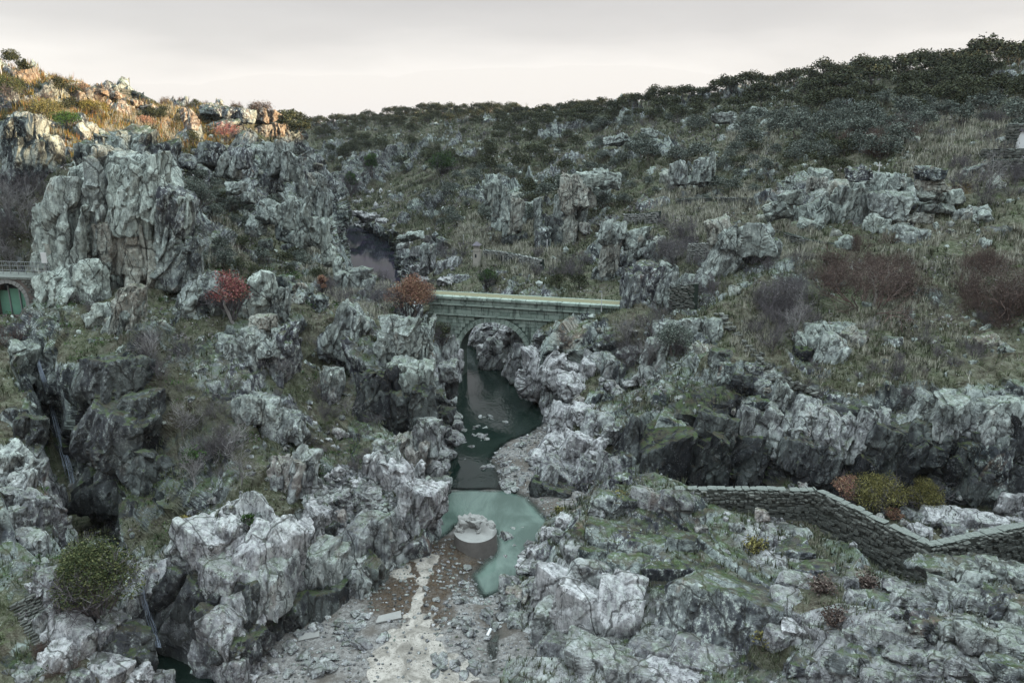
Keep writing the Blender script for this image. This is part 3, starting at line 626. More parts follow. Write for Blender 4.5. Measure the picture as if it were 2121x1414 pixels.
# ------------------------------------------------------------------ rock: jointed blocks
_ico = {}
def ico(n):
    if n not in _ico:
        b = bmesh.new(); bmesh.ops.create_icosphere(b, subdivisions=n, radius=1); b.verts.ensure_lookup_table()
        _ico[n] = (np.array([v.co[:] for v in b.verts]), np.array([[v.index for v in f.verts] for f in b.faces])); b.free()
    return _ico[n]
def block_mesh(name, c, half, rot, seed, sub, look, origin, sharp=26.0, rough=1.0, nplanes=5, det=1.0):
    r = np.random.default_rng(seed); U, T = ico(sub)
    nn = [np.array(v, float) for v in ((1,0,0),(-1,0,0),(0,1,0),(0,-1,0),(0,0,1),(0,0,-1))]
    nn = [v + r.normal(0, .13, 3) for v in nn]; hh = [1.0 + r.uniform(-.12, .05) for _ in nn]
    for _ in range(nplanes):
        v = r.normal(0, 1, 3); nn.append(v); hh.append(r.uniform(.84, 1.10))
    nn = np.array([v / np.linalg.norm(v) for v in nn]); hh = np.array(hh)
    q = np.maximum(U @ nn.T, 0) / hh
    rad = (q**sharp).sum(1)**(-1 / sharp)
    M = np.array(rot.to_matrix()); half = np.array(half)
    p = (U * rad[:, None] * half) @ M.T
    nrm = (U / half) @ M.T; nrm /= np.linalg.norm(nrm, axis=1, keepdims=True)
    w = p + c; s = float(half.mean())
    h = blocky(w, s * .8, seed % 97, (1, 1, 3.2), 8 + seed % 20, seed % 60, .25, .05, .07) * .19 * s * det
    if sub >= 4: h += blocky(w, s * .30, seed % 89, (1, 1.3, 2.0), 16, 40, .3, .05, .08) * .065 * s * det
    h += fbm(w / (s * .35), seed % 83, 4) * .010 * s
    p = w + nrm * (h * rough)[:, None] - origin
    me = np_mesh(name, p, tris=T)
    n = len(p); k = fbm(w / 2.0, 5, 3) * .5
    z = np.zeros((n, 3)); z[:, 1] = np.clip(look[0] + k * .3 * (look[0] > 0), 0, 1); z[:, 2] = np.clip(look[1] + k * .4 * (look[1] > 0), 0, 1)
    set_attr(me, 'zone', z); t = np.zeros((n, 3)); t[:, 0] = np.clip(look[2] + k * (look[2] > 0), 0, 1); set_attr(me, 'tone', t)
    return me
LOOK = dict(grey=(0, 0, 0), pale=(.9, 0, 0), mid=(.45, 0, 0), lite=(.75, 0, 0), tan=(.45, 0, .6), dark=(0, 1.0, 0), wet_shade=(.1, .75, 0), sun=(0, 0, 1.0))  # dark looks mix stain with painted shade; sun tints stone with sunset glow
_seed = [100]
def crag(label, blocks, look='grey', name='rock_crag', d=None, group=None, base=None, sharp=26.0, cat='rock outcrop', embed=.25):
    """blocks: (X, Y, width px, height px, lean deg[, look[, forward metres]]) as surveyed; each becomes a jointed block of real size"""
    if base is None: base = (blocks[0][0], max(b[1] + b[3] * .35 for b in blocks))
    gb = ground(*base)
    root = None; more = []
    for b in blocks:                                    # joint bounded slabs standing against the taller blocks
        if b[3] > 52 and sharp > 20 and b[1] < 1060 and gb[2] != 'right_outcrop':
            for sg in (-1, 1):
                more.append((b[0] + sg * b[2] * .33 + random.gauss(0, 3), b[1] + random.uniform(-.10, .12) * b[3], b[2] * random.uniform(.28, .42), b[3] * random.uniform(.75, 1.08), b[4] + 4 + random.uniform(-4, 6), b[5] if len(b) > 5 else None, .5 * b[2] * (gb[0].length / F_PX) * .45))
    for i, b in enumerate(list(blocks) + more):
        X, Y, w, h, lean = b[:5]; lk = LOOK[b[5]] if len(b) > 5 and b[5] else LOOK[look]; fw = b[6] if len(b) > 6 else 0
        if d is not None: dd = d
        else:
            g = ground(X, Y)
            if g is None: g = gb
            dd = g[0].y
            if gb is not None and dd > gb[0].y + 9: dd = gb[0].y + 1.0
        c0 = P(X, Y, dd); dist = np.linalg.norm(c0 - np.array([0, 0, CAM_Z])); px = dist / F_PX
        far_k = .90 if dist < 75 else .78
        hw, hh = w * px / 2 * far_k, h * px / 2 * (far_k + .04); hd = (hw + hh) * .5 * (.8 if h > 1.5 * w else 1.0)
        big_ = gb is not None and gb[2] == 'right_outcrop' and name == 'rock_crag' and w > 55
        if big_: hw *= 1.22; hh *= 1.12
        dep = hd * (1 - embed) * .25 - fw
        c = P(X, Y, dd + dep)
        rot = Euler((R(-10 + (i * 37 % 17)), R(lean), R((i * 53 % 50) - 25)))
        _seed[0] += 1; sub = 5 if max(w, h) > 74 else (4 if max(w, h) > 26 else 3)
        if root is None:
            o_ = np.array([c[0], c[1], c[2] - hh]); root = empty(name, o_); tag(root, label, cat, group)
        me = block_mesh('rock_block', c, (hw * 1.04, hd, hh * 1.04), rot, _seed[0] * 7, sub, lk, np.array(root.location), sharp=sharp, det=.5 if big_ or (Y > 1090 and X < 860 and w > 60) else 1.0)
        link('rock_block', me, M_ROCK, root)
    return root

crag('twin lichened rock towers below the sunlit grass at the far left', [(52,285,74,90,3),(60,345,78,110,-3),(95,330,48,110,6),(115,372,32,60,5),(45,255,40,40,0)], d=66)
crag('squat split pillar left of the great pinnacle, beside the white panel', [(128,418,30,70,2),(125,500,62,130,-4),(167,500,52,220,5),(150,570,84,120,-3,'tan'),(110,470,40,70,-6)], 'lite', d=52.5)
crag('bright whitish buttress at the foot of the split pillar, above the dark gorge', [(155,610,112,110,-6,'pale'),(140,680,90,100,4,'mid'),(185,585,50,70,8,'pale')], 'pale', d=50.5)
crag('tall narrow rock blade between split pillar and great pinnacle', [(182,395,62,100,4,'pale'),(200,460,50,130,2),(172,372,40,50,0)], 'lite', d=56)
crag('great rounded pinnacle with a vertical dark cleft and green lichen face', [(292,400,104,140,6,'pale'),(232,440,48,210,2,'mid'),(262,520,110,130,-5,'tan'),(305,545,72,170,6,'tan'),(300,620,60,50,0),(240,590,40,110,2)], 'lite', d=53)
crag('cluster of broken blocks directly above the great pinnacle', [(240,335,70,90,-6),(275,310,60,70,8),(222,355,40,100,0),(310,345,50,34,10,'tan'),(195,330,50,60,0),(265,370,50,40,30),(330,330,70,60,-5)], d=59)
crag('slanting mossy slab right of the great pinnacle', [(358,470,44,130,10),(382,450,22,80,8,'pale'),(372,540,60,90,30),(350,585,60,44,-24,'pale'),(398,560,26,130,6)], d=52)
crag('stack of tilted mossy slabs below and right of the great pinnacle', [(410,620,110,40,-30),(440,590,60,50,-10),(435,680,60,36,-35,'pale'),(400,655,80,40,-30),(460,620,30,70,0)], d=48)
crag('broad smooth dark slab forming the right wall of the black gorge', [(228,800,120,120,3,'wet_shade'),(245,910,150,130,6,'wet_shade'),(235,1010,120,110,4,'dark'),(305,990,70,110,6,'wet_shade'),(290,860,80,90,0,'wet_shade')], 'wet_shade', sharp=20)
crag('wedge of pale rock hanging over the dark gorge wall', [(250,690,52,90,10,'mid'),(210,655,50,34,-30,'pale'),(262,640,44,90,4,'tan'),(220,705,36,28,0)], d=47)
crag('knobbly lichen covered rock head topping the central spur', [(545,600,48,66,-6,'pale'),(562,640,44,56,4,'mid'),(520,640,60,50,-10),(585,625,20,60,5)], 'mid', d=48.5)
crag('massive lichened buttress halfway down the central spur', [(545,705,80,70,-4,'mid'),(512,735,90,70,3,'mid'),(568,755,72,110,8),(520,778,80,36,-6,'pale'),(590,730,30,130,12),(545,670,50,40,0,'tan')], 'grey', d=44.5)
crag('overhanging block with green cap and tan underside on the central spur', [(530,845,90,60,-8,'mid'),(592,890,86,76,4,'mid'),(560,930,80,60,6,'tan'),(600,945,50,70,10,'tan'),(520,905,60,60,0)], 'grey', d=40)
crag('narrow jointed pillar below the overhanging block', [(600,1000,56,110,6,'tan'),(632,990,40,120,3,'mid'),(560,1010,60,70,0),(620,1060,60,70,0,'pale')], 'mid', d=37)
crag('rounded knuckle of rock on the crest left of the pink tree gully', [(645,640,70,60,10),(615,605,60,46,0),(665,665,46,50,8,'mid'),(590,590,40,40,0)], 'grey', d=55)
crag('split pale boulder on the crest above the brown bush', [(725,590,46,60,0,'mid'),(750,600,40,60,6,'mid'),(738,570,50,30,0),(755,632,36,40,0,'mid'),(700,625,60,26,0,'tan')], 'mid', d=66)
crag('mossy topped slab leaning into the spur beside bare trees', [(728,690,76,100,16,'mid'),(700,720,60,70,10),(745,740,40,60,20)], 'grey', d=50)
crag('small isolated pale fin between mossy slopes', [(690,800,34,80,6,'mid'),(682,840,30,40,0)], 'mid', d=45.5)
crag('square cut block capping the right end of the spur', [(820,715,80,66,-3,'mid'),(862,705,52,70,4,'mid'),(830,675,90,36,0),(880,720,24,110,3)], 'mid', d=48.5)
crag('huge dark moss streaked wall under the square cut block', [(830,850,120,130,4),(790,830,80,120,-5,'dark'),(865,800,60,90,8,'mid'),(850,765,90,40,0,'mid')], 'wet_shade', d=45.5)
crag('tan flaked overhang above the pale shore cliff', [(850,935,80,70,14,'tan'),(830,965,90,50,-10,'tan'),(885,905,50,80,8,'mid')], 'mid', d=43)
crag('pale fractured cliff foot at the left shore of the pool', [(865,1050,90,110,14,'pale'),(900,1030,46,100,10,'mid'),(820,1000,70,90,-8,'pale'),(840,1075,70,60,10,'mid'),(800,960,50,80,0,'mid'),(885,985,60,60,0,'pale'),(775,990,30,110,4,'pale')], 'pale', sharp=34)
crag('stacked dark slabs at the waterline left of the bridge arch', [(910,800,60,36,6,'mid'),(918,830,56,34,8,'mid'),(912,865,60,40,4,'wet_shade'),(935,800,24,50,0),(905,830,50,50,0,'wet_shade'),(930,770,46,50,0,'mid'),(915,890,40,40,0,'wet_shade')], 'wet_shade', sharp=34)
crag('ragged vertical rocks under the left springing of the bridge', [(925,730,40,70,4,'mid'),(942,760,22,70,0,'pale'),(905,765,30,80,0)], 'mid', d=63)

# the pale fractured cliff above the gravel
for lab, bl in (
 ('sharp white prism of rock over the second waterfall', [(430,1130,110,90,20,'pale'),(395,1140,60,90,-8,'mid'),(470,1110,50,70,10,'pale')]),
 ('dark faced block beside the second waterfall', [(365,1205,60,90,18,'wet_shade'),(390,1175,60,60,14,'mid'),(410,1240,70,90,24,'wet_shade')]),
 ('brown grey broken facets above the cave pool', [(440,1230,80,80,30,'wet_shade'),(470,1200,80,90,10),(425,1285,50,60,20,'wet_shade'),(455,1300,80,90,6,'mid'),(500,1270,60,100,8,'mid')]),
 ('tall tapering buttress left of the square headed pillar', [(520,1170,80,130,12,'pale'),(575,1140,70,130,10,'pale'),(560,1210,90,120,6,'mid'),(520,1240,60,90,5,'wet_shade')]),
 ('square headed pillar with a smooth top face', [(664,1095,40,90,-3,'pale'),(650,1180,60,110,4,'mid'),(690,1190,50,110,3,'mid'),(625,1140,50,110,6,'pale')]),
 ('dark lumpy foot of the cliff on the gravel', [(650,1265,90,90,10,'wet_shade'),(690,1240,60,90,0,'wet_shade'),(610,1270,60,80,6,'wet_shade'),(570,1290,60,70,0,'wet_shade')]),
 ('broad brown slab cliff left of the rock steps', [(735,1130,70,110,6,'mid'),(780,1110,70,120,3,'mid'),(730,1195,60,90,14),(770,1190,50,90,0,'wet_shade'),(800,1140,40,120,3,'mid')]),
 ('thin blue grey fin standing at the edge of the brown silt', [(745,1225,40,80,12,'mid'),(760,1200,36,70,4,'mid')]),
 ('low dark boulder group at the left edge of the gravel', [(500,1345,60,50,0,'wet_shade'),(535,1320,50,50,0,'wet_shade'),(450,1345,50,50,12,'wet_shade')])):
    crag(lab, bl, 'mid', sharp=34)
crag('large grey boulder beside the cave pool at the bottom edge', [(482,1382,76,60,0,'mid'),(520,1400,50,36,0,'pale')], 'mid', name='boulder', cat='boulder')

# right bank
crag('pale rock heap seen through the bridge arch', [(1040,745,90,80,4,'mid'),(1075,765,50,60,0,'pale'),(1010,730,50,40,0,'pale'),(1052,695,50,40,8,'pale'),(1000,690,50,30,0,'mid'),(1080,700,34,50,0,'mid'),(1025,676,60,20,0,'mid')], 'mid')
crag('tan and green rock face carrying the right end of the bridge', [(1195,725,110,100,3,'mid'),(1150,725,40,90,0,'mid'),(1235,715,50,110,0,'grey'),(1270,725,50,110,0,'dark'),(1205,690,80,40,0,'tan')], 'grey', d=61.5)
crag('pale fluted rock apron sloping to the dark water below the bridge', [(1130,790,110,80,24,'pale'),(1180,770,110,80,10,'pale'),(1125,815,50,50,20,'pale'),(1150,830,70,60,30,'mid'),(1235,770,70,80,0,'mid'),(1190,810,70,50,10,'pale'),(1270,780,50,70,0,'grey')], 'pale')
crag('rounded pale whaleback boulder above the gravel bar', [(1180,875,90,80,6,'pale'),(1140,870,40,50,10,'pale'),(1240,880,70,70,10,'mid'),(1215,860,70,40,0,'pale')], 'pale', sharp=16)
crag('domed mossy boulder perched on the whaleback', [(1240,828,52,44,0,'grey')], name='boulder', cat='boulder', sharp=7)
crag('smaller yellow mossed boulder beside the domed one', [(1200,832,36,30,0,'tan')], name='boulder', cat='boulder', sharp=7)
crag('big streaked outcrop standing in the pool right of the gravel bar', [(1155,945,90,80,28,'pale'),(1200,935,80,70,20,'pale'),(1170,990,120,70,24,'mid'),(1225,975,50,80,0,'mid'),(1140,1015,90,40,10,'wet_shade'),(1210,1010,50,40,0,'wet_shade'),(1120,960,40,50,8,'pale')], 'pale', sharp=34)
crag('pale knob beside a square dark cavity', [(1232,965,60,60,0,'pale'),(1270,970,50,50,0,'mid'),(1290,1000,50,40,0,'grey'),(1300,960,50,60,0,'grey')], 'mid')
crag('pale weathered cliff on the ledge left of the small walled terrace', [(1270,485,60,56,0,'mid'),(1262,530,44,80,4,'tan'),(1315,495,60,46,-4,'mid'),(1330,525,56,60,0,'mid'),(1250,570,54,50,0,'mid'),(1290,545,40,60,0)], 'grey')
crag('dark mossy crag falling from the walled terrace to the bridge end', [(1340,590,56,90,3),(1380,590,34,90,0,'mid'),(1310,610,46,100,-3),(1365,650,46,100,4,'mid'),(1320,670,44,90,0)], 'grey', d=63)
crag('big cream and grey crag high on the middle slope', [(1195,400,72,80,-4,'tan'),(1235,415,60,60,0,'mid'),(1255,372,70,40,8,'mid'),(1190,455,50,70,0,'mid'),(1220,370,60,30,0,'pale'),(1172,430,40,60,0,'mid')], 'mid')
crag('fluted dark and cream cliff below the big cream crag', [(1150,490,40,80,2,'wet_shade'),(1178,490,36,90,0,'tan'),(1125,500,34,70,0,'grey')], 'mid')
crag('long jointed rock wall above the ruined roadside wall', [(1040,430,40,90,4,'mid'),(1065,450,34,90,3,'tan'),(1095,450,44,80,0,'mid'),(1020,400,30,70,0),(1070,500,60,40,0,'wet_shade')], 'mid')
crag('pair of pale standing rocks in the upper turf', [(1405,362,38,54,-6,'mid'),(1422,380,30,40,0),(1462,355,44,66,4,'mid'),(1450,385,30,40,0)], 'mid')
crag('low pale outcrop at the edge of the upper oak wood', [(1500,245,60,26,0,'mid'),(1560,240,60,40,0,'mid'),(1590,262,40,30,0),(1530,270,60,24,0)], 'mid')
crag('flat slabby outcrop among bushes on the middle slope', [(1280,290,60,20,-8,'mid'),(1310,300,40,18,-8,'mid'),(1345,275,40,20,0,'mid')], 'mid')
crag('broad lichened crag below the dry grass bank', [(1760,440,80,90,-3,'mid'),(1720,455,60,80,10,'mid'),(1800,400,80,60,0,'mid'),(1840,385,80,44,0,'mid'),(1845,430,70,60,10,'mid'),(1780,360,60,26,0,'grey'),(1815,465,50,40,0,'pale'),(1690,385,46,36,0,'tan'),(1735,405,50,50,20,'tan')], 'mid')
crag('sloping pale slabs left of the broad lichened crag', [(1610,435,56,40,-16,'mid'),(1660,455,60,60,-20,'mid'),(1680,475,60,40,10,'mid'),(1590,455,40,30,-10,'tan'),(1640,410,50,34,-20,'mid')], 'mid')
crag('layered stack of cream and grey slabs like piled plates', [(1930,362,62,36,-2,'grey'),(1925,385,58,22,-4,'tan'),(1928,405,56,24,0,'pale'),(1940,432,62,24,-4,'mid'),(1905,452,60,18,-6,'tan')], 'mid', d=70)
crag('tilted bluish boulder right of the plate stack', [(1978,408,40,30,-24,'pale')], name='boulder', cat='boulder', d=70)
crag('lone flat pale rock in the grass near the right edge', [(2003,448,54,30,-4,'mid')], name='boulder', cat='boulder')
crag('pale hump of rock on the turf above the terrace path', [(1890,490,70,40,10,'mid'),(1860,475,40,26,0,'mid')], 'mid')
crag('great sloping shoulder of rock under the turf terrace', [(1540,500,110,60,-10,'mid'),(1490,480,50,60,-20,'tan'),(1480,560,50,140,30,'mid'),(1500,610,60,120,34,'mid'),(1455,620,40,120,34,'wet_shade'),(1580,520,60,70,0)], 'grey', d=62)
crag('pair of big pale boulders sunk in the green hillside', [(1690,690,66,40,-18,'mid'),(1672,720,44,60,-10,'mid'),(1722,735,60,80,10,'mid'),(1740,683,64,24,-10,'mid'),(1665,740,40,40,0,'dark')], 'mid')
crag('rounded white crag beside a grey thorn bush', [(1390,690,70,50,-6,'mid'),(1360,730,50,60,10,'mid'),(1440,680,50,40,0,'mid'),(1475,690,40,60,4,'mid'),(1340,780,40,50,0,'mid')], 'mid')
crag('purple grey block with mossy top in the lower turf', [(1490,745,50,44,8,'wet_shade'),(1505,770,34,40,0)], 'grey', name='boulder', cat='boulder')
crag('dark cube of rock with white cap above the cliff edge', [(1538,795,44,40,3,'dark'),(1560,765,40,22,0),(1578,800,40,30,0,'mid'),(1615,820,30,60,8,'mid'),(1560,840,44,34,0,'grey')], 'grey')
for lab, bl in (
 ('dark leaning slabs at the left end of the long cliff', [(1300,930,44,120,24,'wet_shade'),(1335,945,40,110,20,'dark'),(1370,960,70,110,6,'dark'),(1395,890,50,50,10,'grey')]),
 ('smooth black stained face in the middle of the long cliff', [(1450,950,80,110,4,'dark'),(1520,960,90,110,3,'dark'),(1480,890,60,60,14,'wet_shade')]),
 ('pale seamed slabs above the black face', [(1560,880,60,70,10,'mid'),(1630,900,70,90,-8,'mid'),(1600,945,80,60,6,'wet_shade'),(1670,860,50,60,20,'mid')]),
 ('white streaked ribs halfway along the long cliff', [(1720,900,60,80,20,'mid'),(1760,910,44,90,16,'mid'),(1800,900,44,90,6,'mid'),(1690,950,70,80,8,'wet_shade')]),
 ('long sloping dark slab over the bushes', [(1860,920,110,90,12,'wet_shade'),(1930,960,110,90,14,'dark'),(1820,970,80,80,0,'dark')]),
 ('great speckled white block at the right end of the long cliff', [(2010,870,120,70,2,'mid'),(1950,850,90,50,4,'mid'),(2050,900,80,110,0,'mid'),(1990,930,90,70,0,'wet_shade'),(2030,960,70,80,0,'grey')]),
 ('shadowed buttress against the right edge of the frame', [(2110,930,50,120,0,'dark'),(2090,990,60,80,0,'wet_shade'),(1980,1010,80,70,0,'wet_shade')])):
    crag(lab, [(b_[0], b_[1], b_[2] * 1.25, b_[3] * 1.1) + tuple(b_[4:]) for b_ in bl], 'wet_shade', sharp=40)
crag('smooth pale blue boulder at the right edge behind the wall', [(2098,1048,64,54,4,'pale')], name='boulder', cat='boulder', sharp=8)
crag('low washed slabs in the hollow behind the zigzag wall', [(1890,1075,40,36,0,'mid'),(1920,1075,28,26,0,'mid'),(1960,1080,80,34,3,'pale'),(2040,1085,90,30,-4,'pale'),(1905,1100,44,24,10,'pale'),(1980,1105,40,26,0,'mid'),(2090,1080,50,24,0,'pale')], 'pale')
# right foreground outcrop
for lab, bl, lk in (
 ('row of pale angular rocks on the pool edge of the near outcrop', [(1172,1085,38,34,0,'pale'),(1140,1108,38,28,0,'pale'),(1160,1115,30,34,0,'mid'),(1105,1150,40,36,0,'pale'),(1130,1150,34,40,0,'mid'),(1090,1175,40,26,0,'pale'),(1120,1185,40,34,0,'mid')], 'pale'),
 ('brown cornered blocks low at the left of the near outcrop', [(1055,1215,40,40,6,'mid'),(1080,1240,50,50,0,'tan'),(1060,1262,40,44,0,'mid'),(1100,1225,50,50,0,'mid'),(1075,1290,44,40,0,'mid')], 'mid'),
 ('lichen crusted hump on the crest of the near outcrop', [(1270,1045,80,50,3,'grey'),(1240,1060,40,30,0,'mid'),(1345,1035,60,40,10,'mid'),(1400,1040,60,40,20,'mid')], 'grey'),
 ('grey cracked slab across the top of the near outcrop', [(1265,1120,100,54,6,'grey'),(1330,1140,80,54,2,'grey'),(1400,1125,80,50,0,'grey'),(1230,1160,60,44,0,'grey'),(1300,1180,80,50,8,'grey'),(1380,1185,80,50,5,'grey')], 'grey'),
 ('smooth pale faceted face of the near outcrop', [(1170,1230,110,90,18,'pale'),(1225,1200,90,70,10,'mid'),(1220,1270,110,110,8,'pale'),(1280,1280,80,110,10,'pale'),(1150,1290,80,80,10,'mid'),(1295,1220,60,80,24,'pale')], 'pale'),
 ('large triangular speckled slab in the near right foreground', [(1490,1270,190,150,8,'grey'),(1420,1300,90,80,0,'mid'),(1530,1310,90,90,12,'grey')], 'grey'),
 ('greenish broken base ledges of the near outcrop', [(1160,1360,80,70,0,'mid'),(1240,1370,110,60,0,'mid'),(1350,1360,110,60,-6,'mid'),(1450,1370,110,60,6,'mid'),(1400,1400,120,30,0,'pale'),(1310,1395,100,36,0,'mid')], 'mid'),
 ('green lichened boulders piled against the zigzag wall', [(1600,1080,50,46,0,'pale'),(1625,1110,60,44,0,'mid'),(1590,1120,40,50,0,'mid'),(1660,1115,40,40,0,'mid'),(1575,1065,24,30,0,'tan'),(1640,1145,60,40,0,'grey')], 'mid'),
 ('two rounded speckled blocks right of the dark cleft', [(1635,1270,64,70,-8,'mid'),(1645,1215,60,40,0,'mid'),(1680,1190,70,40,0,'grey'),(1620,1330,60,60,0,'mid'),(1660,1310,60,40,0,'pale')], 'grey'),
 ('pale pointed rock between russet grass tufts', [(1770,1250,44,56,0,'mid'),(1762,1210,26,34,0,'mid')], 'mid')):
    crag(lab, bl, lk, sharp=34)
for i, (X, Y, w, h) in enumerate([(1980,1180,150,40),(2080,1190,90,50),(1870,1220,70,36),(1830,1260,70,40),(1900,1250,90,36),(2000,1240,120,40),(2090,1260,80,60),(1780,1320,60,36),(1850,1310,100,34),(1950,1300,120,40),(2040,1320,110,44),(2110,1330,60,50),(1800,1370,110,34),(1900,1360,110,36),(2000,1380,120,40),(2090,1390,90,44),(1740,1390,70,30),(1850,1400,110,30),(1670,1380,70,40),(1960,1410,100,26)]):
    crag('rounded lichen ledge on the lower right slab, ' + ['under the wall corner','at the right edge below the wall','left of the wall corner','beside the russet tufts','below the wall corner','in the middle of the slab','against the right edge','where the slab meets the cleft','above the cleft mouth','at the centre of the slab','right of the centre','at the right edge halfway down','near the bottom left','bottom centre','bottom right of centre','in the bottom right corner','beside the cleft at the bottom','along the bottom edge','by the lowest dark cleft','on the bottom edge right of centre'][i],
         [(X, Y, w, h, -4 + (i * 7 % 9), 'mid' if i % 3 else 'grey'), (X + w * .35, Y + h * .4, w * .6, h * .7, 3, 'mid')], 'mid', name='rock_ledge', cat='rock ledge', sharp=16)
# left foreground spur
for lab, bl, lk in (
 ('pale streaked fin on the far left spur beside the waterfall', [(38,760,30,80,8,'mid'),(22,720,30,40,0)], 'mid'),
 ('dark lichened lump above the pale ridge at the left edge', [(60,895,50,60,10,'wet_shade'),(30,870,40,50,0,'grey')], 'wet_shade'),
 ('white crusted ridge rocks on the left spur', [(20,965,44,60,14,'pale'),(48,1010,40,70,14,'pale'),(80,985,26,60,10,'mid'),(22,1030,36,40,0,'mid')], 'mid'),
 ('long white lichened rib beside the green bush', [(60,1070,50,80,14,'mid'),(95,1080,36,110,14,'mid'),(70,1130,60,60,8,'mid'),(25,1080,36,50,0,'mid')], 'mid'),
 ('violet grey boulders under the long white rib', [(120,1215,60,70,10,'mid'),(140,1250,36,70,8,'wet_shade'),(80,1220,40,30,0,'pale'),(95,1190,60,40,10,'mid')], 'mid'),
 ('white veined fan shaped rock in the lower left corner', [(165,1330,80,80,6,'pale'),(205,1330,44,90,10,'mid'),(130,1370,60,60,0,'pale'),(100,1300,36,70,0,'mid')], 'pale'),
 ('dark glossy rounded slab below the second waterfall lip', [(250,1335,90,70,12,'wet_shade'),(280,1365,60,50,14,'wet_shade'),(230,1290,60,40,8,'mid'),(262,1255,40,50,0,'mid')], 'wet_shade'),
 ('crumbling pale shelf along the bottom left edge', [(220,1395,80,44,6,'pale'),(280,1400,60,34,0,'pale'),(160,1405,60,30,0,'mid'),(60,1400,60,40,0,'mid'),(330,1405,50,20,0,'mid')], 'pale')):
    crag(lab, bl, lk, sharp=34)
# skyline and far crags of the left ridge
for lab, bl, lk in (
 ('sunlit stepped crag ending the left ridge against the sky', [(565,250,44,36,0,'sun'),(540,240,40,30,0,'sun'),(580,272,30,40,0,'sun'),(550,275,50,36,0,'sun')], 'sun'),
 ('dark broken crag line on the ridge left of the sunlit crag', [(480,235,60,30,0),(440,232,60,26,0),(510,240,40,36,0),(465,262,60,30,0,'grey')], 'grey'),
 ('reddish rock scatter along the upper left skyline', [(240,200,40,18,0,'sun'),(205,192,40,14,0,'sun'),(270,212,40,18,0,'sun'),(305,225,50,16,0,'sun'),(160,178,40,12,0,'sun')], 'sun'),
 ('cream leaning blade below the ridge shoulder', [(398,252,24,50,-24,'sun'),(385,240,20,30,-20,'sun')], 'sun'),
 ('yellowish outcrop in the sunlit slope near the left edge', [(165,205,40,24,0,'sun'),(190,215,30,18,0,'sun'),(45,165,30,30,0,'sun')], 'sun'),
 ('grey jointed cliff band under the ridge shoulder', [(440,320,60,50,6),(470,340,44,60,3,'mid'),(410,330,50,40,0),(385,340,40,40,0),(500,325,50,44,0)], 'grey'),
 ('tall jointed cliff below the sunlit crag', [(540,330,60,60,2,'mid'),(580,330,44,70,0,'mid'),(560,380,60,50,0,'grey'),(610,350,34,60,4,'mid')], 'grey'),
 ('pair of pale stacks stepping down to the reservoir', [(650,375,22,40,0,'tan'),(665,385,20,46,0,'mid'),(640,410,40,60,0,'mid'),(672,430,30,60,0,'mid')], 'mid'),
 ('ragged grey spine dropping to the reservoir', [(615,440,50,60,6),(645,480,50,60,4,'mid'),(672,480,26,60,0,'mid'),(682,530,26,50,0,'pale'),(700,550,20,34,0,'pale')], 'mid'),
 ('rough crags in the scrub left of the ragged spine', [(560,440,50,50,8,'mid'),(590,480,44,44,0),(530,470,40,40,0,'mid'),(600,520,44,40,0),(545,510,36,30,0)], 'grey'),
 ('half buried rounded rocks above the grassy shelf', [(490,390,40,30,0,'mid'),(515,410,34,26,0,'mid'),(470,420,30,26,0),(505,445,30,24,0,'mid')], 'mid')):
    crag(lab, bl, lk)
# far bank of the reservoir and the far cliffs
for lab, bl, lk in (
 ('pale washed bank along the far reservoir shore', [(765,452,60,16,-6,'pale'),(735,443,50,12,0,'pale'),(795,462,50,14,10,'pale')], 'pale'),
 ('white shore rocks where the reservoir narrows', [(850,490,60,20,-20,'pale'),(835,508,30,14,-10,'pale'),(862,520,30,24,0,'pale'),(862,560,30,30,0,'pale'),(880,585,40,24,0,'pale')], 'pale'),
 ('pointed grey crag with a dark cleft left of the turret', [(885,535,30,70,0,'mid'),(912,560,26,50,6,'mid'),(940,550,36,40,0,'mid'),(925,582,50,20,0,'pale')], 'mid')):
    crag(lab, bl, lk)
crag('upright stone beside the road beyond the bridge', [(1117,592,16,22,0,'pale')], name='boulder', cat='boulder')
# ------------------------------------------------------------------ built things
def box_np(a, b):
    x0, y0, z0 = a; x1, y1, z1 = b
    v = [(x0,y0,z0),(x1,y0,z0),(x1,y1,z0),(x0,y1,z0),(x0,y0,z1),(x1,y0,z1),(x1,y1,z1),(x0,y1,z1)]
    f = [(0,3,2,1),(4,5,6,7),(0,1,5,4),(1,2,6,5),(2,3,7,6),(3,0,4,7)]
    return v, f
class MB:
    def __init__(s): s.v = []; s.f = []
    def add(s, v, f):
        o = len(s.v); s.v += [tuple(map(float, q)) for q in v]; s.f += [tuple(i + o for i in g) for g in f]; return s
    def box(s, a, b): return s.add(*box_np(a, b))
    def tube(s, p0, p1, r0, r1=None, n=8):
        r1 = r0 if r1 is None else r1; p0 = Vector(p0); p1 = Vector(p1); d = (p1 - p0).normalized()
        u = d.orthogonal().normalized(); w = d.cross(u); v = []
        for p, r in ((p0, r0), (p1, r1)):
            for i in range(n):
                a = 2 * math.pi * i / n; v.append(p + u * math.cos(a) * r + w * math.sin(a) * r)
        f = [(i, (i + 1) % n, n + (i + 1) % n, n + i) for i in range(n)] + [tuple(range(n))[::-1], tuple(range(n, 2 * n))]
        return s.add(v, f)
    def build(s, name, mat, parent=None, smooth=False):
        me = bpy.data.meshes.new(name); me.from_pydata(s.v, [], s.f); me.update()
        if smooth: me.polygons.foreach_set('use_smooth', [True] * len(me.polygons))
        return link(name, me, mat, parent)
